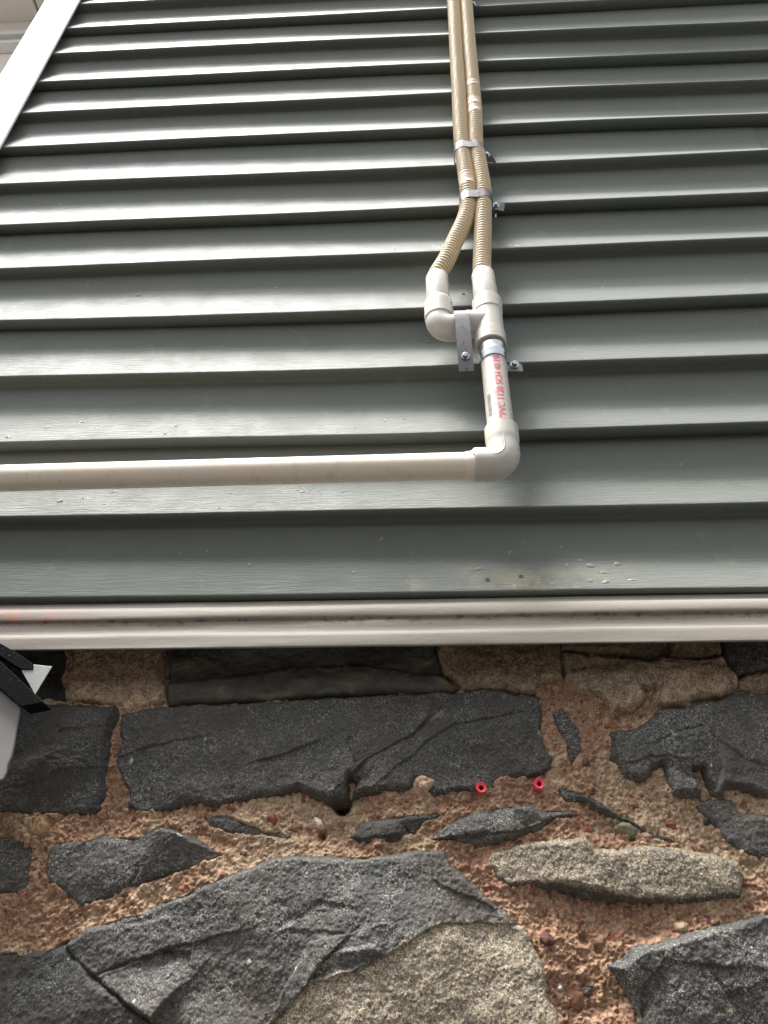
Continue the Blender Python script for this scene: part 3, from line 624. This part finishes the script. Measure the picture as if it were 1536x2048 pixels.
r_ = np.random.default_rng(44); cnt = 0
while cnt < 34:
    px, py = r_.uniform(0, 1536), r_.uniform(1400, 2048); c_ = at(px, py, YS); ok = True
    for pl in polys:
        b0, b1 = pl.min(0), pl.max(0)
        if b0[0]-.01 < c_[0] < b1[0]+.01 and b0[1]-.01 < c_[2] < b1[1]+.01 and sdf(np.array([[c_[0]]]), np.array([[c_[2]]]), pl)[0, 0] > -.0022: ok = False; break
    if not ok: continue
    s_ = r_.uniform(3, 8); cc = [(.30, .11, .07), (.36, .25, .16), (.16, .11, .085), (.42, .33, .24), (.10, .085, .08)][r_.integers(5)]
    pebble('tiny pebble bedded in the mortar', px, py, s_, s_*r_.uniform(.5, .9), cc, .003, r_.uniform(-.6, .6), 100+cnt); cnt += 1

# ------------------------------------------------------------------ red wall plugs
for px, py, lab in ((962.5, 1575, 'left red plastic wall plug touching the fissured stone'), (1078.5, 1567, 'right red plastic wall plug set in open mortar')):
    c_ = Vector(at(px, py, YM-.0118)); mb = MB(); a_ = Vector((0, 1, 0))
    n_ = 28; prf = [(.0, .0024), (.0002, .0036), (-.0006, .0043), (-.0003, .0048), (.0008, .0050), (.0060, .0046), (.0200, .0044)]
    V_ = []; F_ = []
    prf = [(.018, .0021)]+prf
    for (dy, rr_) in prf:
        for j in range(n_):
            an = 2*math.pi*j/n_; k_ = 1.0+.04*math.cos(an*2+px); V_.append((c_.x+rr_*k_*math.cos(an), c_.y+dy, c_.z+rr_*k_*math.sin(an)))
    for i in range(len(prf)-1):
        for j in range(n_): F_.append((i*n_+j, i*n_+(j+1) % n_, (i+1)*n_+(j+1) % n_, (i+1)*n_+j))
    mb.add(V_, F_); mb.add([(c_.x+.0023*math.cos(j), c_.y+.012, c_.z+.0023*math.sin(j)) for j in range(6)], [(0, 1, 2, 3, 4, 5)])
    o = mb.build('wall_plug', M_PLUG, None, True, 60); tag(o, lab, 'wall plug', 'red wall plugs in the mortar')

# ------------------------------------------------------------------ PVC drain
PX, PY, PZ = .0930, -.030, 2.0370        # axis of riser, depth, height of the horizontal run
RP = .0155
pvc = empty('drain_pipe', 'white plastic drain assembly with elbow, tee and long horizontal run screwed to siding', 'drain pipe')
def lin(a, b, n): return [Vector(a).lerp(Vector(b), i/(n-1)) for i in range(n)]
mb = MB(); mb.tube(lin((-1.6, PY+.004, PZ-.004), (.058, PY, PZ), 60), RP, 48); hp = mb.build('horizontal_pipe', M_PIPE2, pvc)
mb = MB(); mb.tube([(.050, PY, PZ), (.052, PY, PZ), (.0565, PY, PZ), (.0615, PY, PZ)], [RP+.0001, RP+.0007, RP+.0013, RP+.0019], 48); mb.build('glue_bead', M_PIPE2, pvc)
# lower elbow
def arc(cx, cz, r, a0, a1, y, n=18): return [Vector((cx+r*math.cos(R(a0+(a1-a0)*i/(n-1))), y, cz+r*math.sin(R(a0+(a1-a0)*i/(n-1))))) for i in range(n)]
def elbow_path(x0, xr, zb, zt, rb, y):
    p = lin((x0, y, zb), (xr-rb, y, zb), 14); p += arc(xr-rb, zb+rb, rb, -90, 0, y)[1:]; p += lin((xr, y, zb+rb), (xr, y, zt), 14)[1:]; return p
def sock(path, ends, ro, rm, ri, L):
    """radii along an elbow: socket radius near its ends, slimmer in the bend, hollow lips"""
    cum = [0]
    for i in range(1, len(path)): cum.append(cum[-1]+(path[i]-path[i-1]).length)
    T = cum[-1]; rad = []
    for c in cum:
        d = min(c, T-c); rad.append(rm+(ro-rm)*(1-float(sstep(np.array(d), L*.80, L*1.15))))
    path = [path[0]]+path[:]; rad = [ri]+rad
    path = path+[path[-1]]; rad = rad+[ri]
    return path, rad
p = elbow_path(.0600, PX+.0012, PZ+.0008, 2.0890, .0150, PY-.0005); p, r__ = sock(p, 2, .0194, .0186, RP, .022)
r__[1] = .0188
mb = MB(); mb.tube(p, r__, 56); eo = mb.build('elbow', M_PVC, pvc, True, 50, .0006)
mb = MB(); arcp = elbow_path(.0615, PX+.0012, PZ+.0008, 2.088, .0150, PY-.0005)
mb2 = []
# mould seam on the front of the elbow
for q in arcp: mb2.append(q+Vector((0, -.0189, 0)))
mb.tube(mb2, .0004, 8); mb.build('mould_seam', M_PVC, eo)
# riser
mb = MB(); mb.tube(lin((PX+.0012, PY, 2.075), (PX, PY, 2.225), 20), RP, 48); riser = mb.build('riser_pipe', M_PVC, pvc)
# tee
mb = MB(); zt0, zt1 = 2.2275, 2.3115
zz = [zt0, zt0, zt0+.001, zt0+.020, zt0+.0215, zt0+.040, zt1-.0245, zt1-.023, zt1-.001, zt1, zt1]; rr = [RP, .0192, .0198, .0196, .0185, .0184, .0184, .0194, .0197, .0191, .0150]
mb.tube([(PX-.0008, PY, z) for z in zz], rr, 56)
te = mb.build('tee_fitting', M_PVC, pvc, True, 25)
ZB = 2.2695
mb = MB(); xb = [.0935, .074, .068, .063, .0628, .0628]; mb.tube([(x, PY, ZB) for x in xb], [.0178, .0178, .0182, .0184, .0178, .014], 48); mb.build('tee_branch', M_PVC, te, True, 50)
# red ink smudge on the tee
# left elbow
XL = .0283
p = [Vector((XL, PY, 2.3150))]
path = lin((XL, PY, 2.3125), (XL, PY, ZB+.0118), 10)+[Vector((XL, PY, ZB+.0112))]+[Vector((XL+.014*(1-math.cos(R(a))), PY, ZB-.006+.014*(1-math.sin(R(a))))) for a in range(10, 91, 8)]+lin((XL+.016, PY, ZB-.006), (.0640, PY, ZB-.002), 10)
rad = []
for q in path:
    rad.append(.0189 if q.z > ZB+.0115 else .0176)
nn = len(path)
for i in range(nn-10, nn): rad[i] = .0174-.0008*(i-(nn-10))/10
path = [path[0]]+path; rad = [.0148]+rad; rad[1] = .0181
mb = MB(); mb.tube(path, rad, 56); mb.build('small_elbow', M_PVC, pvc, True, 25)
# couplings
def coupling(x0, z0, x1, z1, ra, rb):
    mb = MB(); t = [0, .0, .02, .5, .55, .95, .99, 1, 1]; r_2 = [ra-.002, ra-.0003, ra, ra*.995, rb*1.01, rb, rb-.0008, rb-.0022, rb-.004]
    # tidy glue squeezed out around the lower end
    mb.tube([(x0+(x1-x0)*u, PY, z0+(z1-z0)*u) for u in t], r_2, 48); return mb.build('coupling', M_PVC, pvc, True, 25)
coupling(PX-.001, 2.309, PX-.0025, 2.3690, .0162, .0156)
coupling(XL, 2.3110, XL-.0004, 2.3665, .0157, .0153)
def glue(x, z, r0, seed):
    V_ = []; n_ = 60; rr_ = np.random.default_rng(seed); ph = rr_.random(4)*6
    path = []; mb = MB()
    pts = [Vector((x+(r0+.0004)*math.cos(2*math.pi*j/n_), PY+(r0+.0004)*math.sin(2*math.pi*j/n_), z+.0010*math.sin(3*2*math.pi*j/n_+ph[0])+.0006*math.sin(7*2*math.pi*j/n_+ph[1]))) for j in range(n_+1)]
    mb.tube(pts, [.0007+.0004*math.sin(j*.9+ph[2]) for j in range(n_+1)], 8); mb.build('glue_bead', M_PVC, pvc)
glue(PX-.001, 2.3135, .0163, 1); glue(XL, 2.3145, .0158, 2); glue(PX+.0012, 2.0895, .0158, 3)

# printing on the riser (wrapped round the pipe)
def wrap(verts2, ang0, z0, r, thick=.0001):
    """(u,v): u runs up the pipe, v runs round it (positive to the viewer's left)"""
    out = []
    for u, v in verts2:
        a = ang0-v/r; z = z0+u
        xc = PX+.0012*(2.225-z)/.15
        out.append((xc+(r)*math.sin(a), PY-r*math.cos(a), z))
    return out
def text_mesh(txt, height, name, ang0, z0, mat_, parent, stretch=1.0, bold=.0):
    cu = bpy.data.curves.new(name, 'FONT'); cu.body = txt; cu.size = 1; cu.offset = bold; cu.resolution_u = 3
    ob = bpy.data.objects.new(name, cu); COL.objects.link(ob); dg = bpy.context.evaluated_depsgraph_get()
    me = bpy.data.meshes.new_from_object(ob.evaluated_get(dg)); bpy.data.objects.remove(ob)
    bm = bmesh.new(); bm.from_mesh(me)
    ys = [v.co.y for v in bm.verts]; y0, y1 = min(ys), max(ys)
    for k in range(1, 10):
        bmesh.ops.bisect_plane(bm, geom=bm.verts[:]+bm.edges[:]+bm.faces[:], plane_co=(0, y0+(y1-y0)*k/10, 0), plane_no=(0, 1, 0))
    s_ = height/.73; xw = [v.co.x for v in bm.verts]; stretch = stretch/((max(xw)-min(xw))*s_)
    co_ = wrap([(v.co.x*s_*stretch, v.co.y*s_) for v in bm.verts], ang0, z0, RP+.00018)
    for v, c in zip(bm.verts, co_): v.co = c
    bm.to_mesh(me); bm.free(); me.materials.append(mat_)
    o = bpy.data.objects.new(name, me); COL.objects.link(o); o.parent = parent; return o
tx = text_mesh('4"PVC 1120 SCH 40 PR', .0086, 'red_lettering', R(22), 2.0890, M_RED, riser, .1085, .013)
tx['label'] = 'red printing reading 4"PVC 1120 SCH 40 PR up the pipe'
# barcode and worn grey print
def patch(rects, name, mat_, ang0, z0):
    mb = MB()
    for (u0, u1, v0, v1) in rects:
        k = 5; vs = []
        for i in range(k+1):
            v = v0+(v1-v0)*i/k; vs += [(u0, v), (u1, v)]
        P = wrap(vs, ang0, z0, RP+.00016); mb.add(P, [(2*i, 2*i+1, 2*i+3, 2*i+2) for i in range(k)])
    o = mb.build(name, mat_, riser); return o
rb = random.Random(3); u = 0; rc = []
while u < .034:
    w_ = rb.choice([.0004, .0004, .0007, .0010]); rc.append((u, u+w_, 0, .0052)); u += w_+rb.choice([.0005, .0006, .0009])
patch(rc, 'barcode', M_GREY, R(-38), 2.1010)
rc = []
for row, (v0, v1, us, ue) in enumerate([(0, .0018, 0, .036), (.0030, .0044, .004, .016), (.0030, .0044, .024, .038)]):
    u = us
    while u < ue:
        w_ = rb.uniform(.0005, .0011)
        if rb.random() < .72:
            a_ = rb.uniform(0, .5); rc.append((u, u+.00035, v0+(v1-v0)*a_*.5, v1)); 
            if rb.random() < .6: rc.append((u, u+w_, v0+(v1-v0)*.8, v1))
            if rb.random() < .5: rc.append((u, u+w_, v0, v0+(v1-v0)*.2))
        u += w_+.0007
patch(rc, 'faded_print', M_LGREY, R(-4), 2.1020)
# arrow mark beside the first figure, red smudge on the tee
patch([(0, .0012, 0, .0062), (.0012, .0032, .0022, .0045), (.0032, .0040, .0028, .0038)], 'red_mark', M_RED, R(24), 2.0893)
mb = MB(); P_ = []
for (u0, v0, ru, rv) in ((0, 0, .0016, .0035), (.0018, .0005, .0010, .0022), (-.0008, .0026, .0008, .0018), (.0012, -.003, .0012, .0012)):
    ring = []
    for j in range(14):
        an = j/14*6.283; k_ = 1+.25*math.sin(an*3+u0*999); a = R(8)+(v0+rv*k_*math.cos(an))/.0196; ring.append((PX-.0008+.01975*math.sin(a), PY-.01975*math.cos(a), zt0+.0042+u0+ru*k_*math.sin(an)))
    mb.add(ring, [tuple(range(14))])
mb.build('red_smudge', M_RED, te)

# ------------------------------------------------------------------ hoses
def spline(P, n):
    P = [Vector(p) for p in P]; Q = [P[0]*2-P[1]]+P+[P[-1]*2-P[-2]]; out = []
    for i in range(1, len(Q)-2):
        for k in range(n):
            t = k/n; a, b, c, d = Q[i-1], Q[i], Q[i+1], Q[i+2]
            out.append(.5*((2*b)+(c-a)*t+(2*a-5*b+4*c-d)*t*t+(3*b-a-3*c+d)*t**3))
    out.append(P[-1]); return out
def hose(name, label, pts, cuffs, r0=.0118, pitch=.0064):
    P = spline(pts, 60); cum = [0]
    for i in range(1, len(P)): cum.append(cum[-1]+(P[i]-P[i-1]).length)
    L = cum[-1]; step = .0007; n = int(L/step); cum = np.array(cum); PP = np.array([p[:] for p in P])
    s_ = np.linspace(0, L, n); Q = np.stack([np.interp(s_, cum, PP[:, k]) for k in range(3)], 1)
    ker = np.ones(15)/15; 
    T = np.gradient(Q, axis=0); T /= np.linalg.norm(T, axis=1)[:, None]; T = np.stack([np.convolve(np.pad(T[:, k], 7, 'edge'), ker, 'valid') for k in range(3)], 1); T /= np.linalg.norm(T, axis=1)[:, None]
    ref = np.array([0, 1., 0]); Nn = ref-T*(T@ref)[:, None]; Nn /= np.linalg.norm(Nn, axis=1)[:, None]; B = np.cross(T, Nn)
    m = 36; th = np.linspace(0, 2*np.pi, m, endpoint=False)
    ph = s_[:, None]/pitch*2*np.pi+th[None, :]; sm = np.zeros(n)
    zz = Q[:, 2]
    for z0, z1 in cuffs: sm = np.maximum(sm, sstep(zz, z0-.002, z0)*(1-sstep(zz, z1, z1+.002)))
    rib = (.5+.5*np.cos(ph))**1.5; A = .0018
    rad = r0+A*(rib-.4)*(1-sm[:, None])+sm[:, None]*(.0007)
    for z0, z1 in cuffs: rad += (.0008*np.exp(-((zz-z0)/.0016)**2)+.0008*np.exp(-((zz-z1)/.0016)**2)-.0006*np.exp(-((zz-(z0+z1)/2)/.002)**2))[:, None]
    V = Q[:, None, :]+rad[:, :, None]*(Nn[:, None, :]*np.cos(th)[None, :, None]+B[:, None, :]*np.sin(th)[None, :, None])
    I, J = np.meshgrid(np.arange(n-1), np.arange(m), indexing='ij'); a = I*m+J; b = I*m+(J+1) % m
    F = np.stack([a, b, b+m, a+m], 2).reshape(-1, 4)
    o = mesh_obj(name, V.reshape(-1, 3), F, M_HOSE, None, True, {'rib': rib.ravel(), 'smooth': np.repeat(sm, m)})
    tag(o, label, 'hose', 'corrugated hoses on the siding'); return o
def hp_(px, py, y): return tuple(at(px, py, y))
right = [(.0905, -.030, 2.355), (.0898, -.030, 2.372), hp_(964, 521, -.026), hp_(965.5, 469, -.0215), hp_(966.5, 417, -.019), hp_(966, 378, -.018), hp_(957.6, 325, -.017), hp_(951, 286, -.016), hp_(949.8, 234, -.016), hp_(945.4, 172, -.016), hp_(938, 85, -.016), hp_(931.7, 0, -.016)]
e_ = Vector(right[-1]); right += [tuple(e_+Vector((.002, 0, .25))), tuple(e_+Vector((.005, 0, .9)))]
left = [(XL-.0006, -.030, 2.352), (XL-.0002, -.030, 2.370), hp_(892, 521, -.027), hp_(910, 482, -.022), hp_(929, 441, -.019), hp_(937.0, 408, -.018), hp_(936, 378, -.018), hp_(932, 350, -.018), hp_(925, 299, -.016), hp_(921.5, 260, -.016), hp_(917.5, 182, -.016), hp_(912, 91, -.016), hp_(906.8, 0, -.016)]
e_ = Vector(left[-1]); left += [tuple(e_+Vector((.002, 0, .25))), tuple(e_+Vector((.005, 0, .9)))]
z_ = lambda px, py: float(at(px, py, -.018)[2])
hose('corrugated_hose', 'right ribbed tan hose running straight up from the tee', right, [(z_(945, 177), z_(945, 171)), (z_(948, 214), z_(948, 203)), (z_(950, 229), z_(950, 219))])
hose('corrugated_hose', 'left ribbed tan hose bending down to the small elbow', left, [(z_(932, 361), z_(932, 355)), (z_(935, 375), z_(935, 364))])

# ------------------------------------------------------------------ straps and screws
def sheet(path, wid, th, axis=(0, 0, 1)):
    """a band swept along path, wid across axis, th thick"""
    P = [Vector(p) for p in path]; ax = Vector(axis).normalized(); V_ = []; F_ = []
    for i, p in enumerate(P):
        d = (P[min(i+1, len(P)-1)]-P[max(i-1, 0)]).normalized(); n_ = d.cross(ax).normalized()
        w_ = wid[i] if hasattr(wid, '__len__') else wid
        for s1, s2 in ((-1, -1), (1, -1), (1, 1), (-1, 1)): V_.append(p+ax*s1*w_/2+n_*s2*th/2)
    for i in range(len(P)-1):
        for j in range(4): F_.append((4*i+j, 4*i+(j+1) % 4, 4*i+4+(j+1) % 4, 4*i+4+j))
    F_ += [(0, 1, 2, 3), tuple(4*(len(P)-1)+j for j in (3, 2, 1, 0))]; return V_, F_
def hexscrew(P, parent, r=.0034, washer=.0052, d=(0, -1, 0)):
    P = Vector(P); d = Vector(d).normalized(); mb = MB()
    mb.tube([P-d*.001, P+d*.0008], washer, 24); mb.tube([P+d*.0008, P+d*.0040, P+d*.0044], [r, r, r*.8], 6)
    mb.tube([P+d*.0044, P+d*.0046], r*.35, 8)
    return mb.build('screw', M_SCREW, parent, True, 30)
def hole_dot(P, parent, r=.0012):
    mb = MB(); P = Vector(P); mb.tube([P, P+Vector((0, -.0002, 0))], r, 10); mb.build('strap_hole', M_BLACK, parent)
# strap over the connecting arm
st = empty('pipe_strap', 'flat grey metal strap over the short arm between the fittings', 'pipe strap', 'metal straps holding pipe and hoses')
xs_ = .0565
pth = [(xs_-.001+.0005*a/90, PY-.0192*math.sin(R(a)), ZB-.003+.0192*math.cos(R(a))) for a in range(30, 91, 10)]
pth += [(xs_+.0003, PY-.0195, ZB-.012), tuple(at(930.6, 712, PY-.012)), tuple(at(933, 743, PY-.006))]
v_, f_ = sheet(pth, .0185, .0011, (1, 0, 0)); mb = MB(); mb.add(v_, f_); mb.build('band', M_STRAP, st, True, 40)
hexscrew(at(930.6, 712, PY-.0128), st, d=(0, -1, -.25)); hole_dot(at(927, 686, PY-.0168), st, .0010); hole_dot(at(932.5, 738, PY-.0082), st, .0010); hole_dot(at(925.5, 653, PY-.0196), st, .0009)
# galvanised pipe clamp on the riser with tab
cl = empty('pipe_clamp', 'shiny galvanised clamp round the printed riser with a screwed tab', 'pipe clamp')
mb = MB(); zc = 2.2100
prf = [(-.0118, RP), (-.0118, .0168), (-.0105, .0172), (-.0060, .0170), (-.0035, .0176), (-.0010, .0182), (.0015, .0178), (.0045, .0172), (.0085, .0174), (.0118, .0172), (.0120, RP)]
mb.tube([(PX+.0002, PY, zc+a) for a, _ in prf], [b for _, b in prf], 48); mb.build('band', M_GALV, cl, True, 60)
P1 = Vector(at(1008, 736, -.020)); P2 = Vector(at(1045, 736, -.012))
mb = MB(); v_, f_ = sheet([P1+Vector((-.004, -.004, 0)), P1.lerp(P2, .15), P1.lerp(P2, .5), P2], [.016, .0170, .0172, .0178], .0012, (0, .25, 1)); mb.add(v_, f_); mb.build('tab', M_STRAP, cl, True, 50, .0003)
hexscrew(P1.lerp(P2, .58)+Vector((0, -.0018, .0045)), cl, .0036, .0056, d=(0, -1, -.1))
# hose straps
def hose_strap(label, zl, y0, xl, xr, wid, tabpts, scr, slope=0., r=.0138, tip=None):
    st = empty('hose_strap', label, 'hose strap', 'metal straps holding pipe and hoses')
    pth = []
    zz = lambda x: zl+slope*(x-xl)
    yc = y0
    pth.append((xl-r, .006, zz(xl)))
    for a in range(0, 91, 15): pth.append((xl-r*math.cos(R(a)), yc-r*math.sin(R(a)), zz(xl)))
    pth.append(((xl+xr)/2, yc-r*.90, zz((xl+xr)/2)))
    for a in range(90, -1, -15): pth.append((xr+r*math.cos(R(a)), yc-r*math.sin(R(a)), zz(xr)))
    pth.append((xr+r+.0005, min(.0, yc+.012), zz(xr)-.002))
    v_, f_ = sheet(pth, wid, .0010, (0, 0, 1)); mb = MB(); mb.add(v_, f_); mb.build('band', M_STRAP, st, True, 50)
    if tabpts:
        P = [Vector(at(x, y, dy)) for x, y, dy in tabpts]; mb = MB(); c_ = (P[1]-P[0]).cross(P[3]-P[0]).normalized()*.0012
        mb.prism([tuple(p) for p in P], tuple(c_)); mb.build('tab', M_STRAP, st, False, bevel=.0003)
    if scr: hexscrew(at(*scr), st, .0030, .0046, d=(0, -1, -.15))
    hole_dot(((xl+xr)/2+.004, yc-r*.97-.0004, zz(xr)), st, .0008)
    if tip:
        mb = MB(); a_, b_ = Vector(at(*tip[0])), Vector(at(*tip[1])); nn = 24
        mb.tube([a_.lerp(b_, i/nn) for i in range(nn+1)], [.0016 if i % 2 else .0021 for i in range(nn+1)], 10); mb.build('screw_tip', M_SCREW, st)
    return st
def xz(px, py, y): q = at(px, py, y); return float(q[0]), float(q[2])
x1, z1 = xz(938, 396, -.031); 
xl2, zl2 = xz(936.5, 396, -.018); xr2, _ = xz(966, 396, -.018)
hose_strap('lower metal strap round both hoses where they part', zl2-.0085, -.018, xl2, xr2, .0175, [(978, 404, -.016), (1010, 404, -.004), (1008, 422, -.004), (982, 417, -.016)], (992, 411, -.016), .06, .0134, tip=[(990, 420, .0), (990.5, 436, -.004)])
xl1, zl1 = xz(924.5, 296, -.016); xr1, _ = xz(951.5, 296, -.016)
hose_strap('upper metal strap round both hoses, its tab bent outward', zl1-.0085, -.016, xl1, xr1, .0165, [(962, 305, -.012), (984, 311, -.010), (993, 325, .001), (972, 323, -.004)], (974, 310, -.016), -.12, .0130)
xl0, zl0 = xz(906.8, -6, -.016); xr0, _ = xz(931.5, -6, -.016)
hose_strap('topmost metal strap at the upper picture edge', zl0, -.016, xl0, xr0, .016, [(940, 3, -.012), (950, 3, -.008), (961, 12, -.002), (944, 13, -.004)], (947, 9, -.014), 0, .0128)

# ------------------------------------------------------------------ lean-to roof edge at the left
lr = empty('lean_to_roof', 'edge of a small black shingled roof with grey rake board against the stone wall', 'roof')
def slab(pts, y0, y1, name, m, bev=.0006):
    mb = MB(); mb.prism([tuple(at(x, y, y0)) for x, y in pts], (0, y1-y0, 0)); return mb.build(name, m, lr, False, bevel=bev)
slab([(-260, 1118), (-100, 1215), (0, 1286), (30, 1303), (66, 1327), (66, 1339), (43, 1339), (20, 1325), (0, 1312), (-260, 1145)], -.045, -.028, 'shingle_course', M_SHING)
slab([(-260, 1150), (0, 1322), (30, 1350), (70, 1388), (86, 1404), (70, 1408), (42, 1413), (0, 1377), (-260, 1190)], -.050, -.030, 'shingle_course', M_SHING)
slab([(-260, 1160), (0, 1330), (40, 1372), (40, 1380), (-260, 1180)], -.030, -.01, 'underlay', M_SHING)
slab([(67, 1329), (104, 1333), (70, 1389), (43, 1341)], -.0440, -.0430, 'flashing', M_FLASH, .0002)
slab([(-260, 1192), (0, 1379), (42, 1415), (35, 1447), (28, 1490), (23, 1513), (15, 1530), (13, 1545), (6, 1559), (-30, 1566), (-260, 1600)], -.042, -.039, 'rake_board', M_RAKE, .001)

# ------------------------------------------------------------------ neighbouring wing seen past the corner post
wg = empty('rear_wing', 'pale beige wing of the house with boarded soffit seen past the corner post', 'house wing')
mb = MB()
for k in range(18): mb.box((-4.2+k*.205, .30, 4.765), (.198, .60, .02))
mb.build('soffit', M_BEIGE, wg, bevel=.006)
mb = MB(); mb.box((-2.4, .30, 4.79), (3.8, .62, .02)); mb.build('soffit_backing', M_BEIGE, wg)
mb = MB(); mb.box((-2.4, .585, 4.695), (3.8, .03, .115)); mb.build('frieze_board', M_BEIGE, wg, bevel=.004)
mb = MB(); mb.box((-2.4, .575, 4.622), (3.8, .05, .026)); mb.box((-2.4, .580, 4.572), (3.8, .04, .020)); mb.build('white_moulding', M_TRIM, wg, bevel=.003)
mb = MB(); mb.box((-2.4, .65, 2.35), (3.8, .10, 4.7)); mb.build('wing_wall', M_BEIGE, wg)
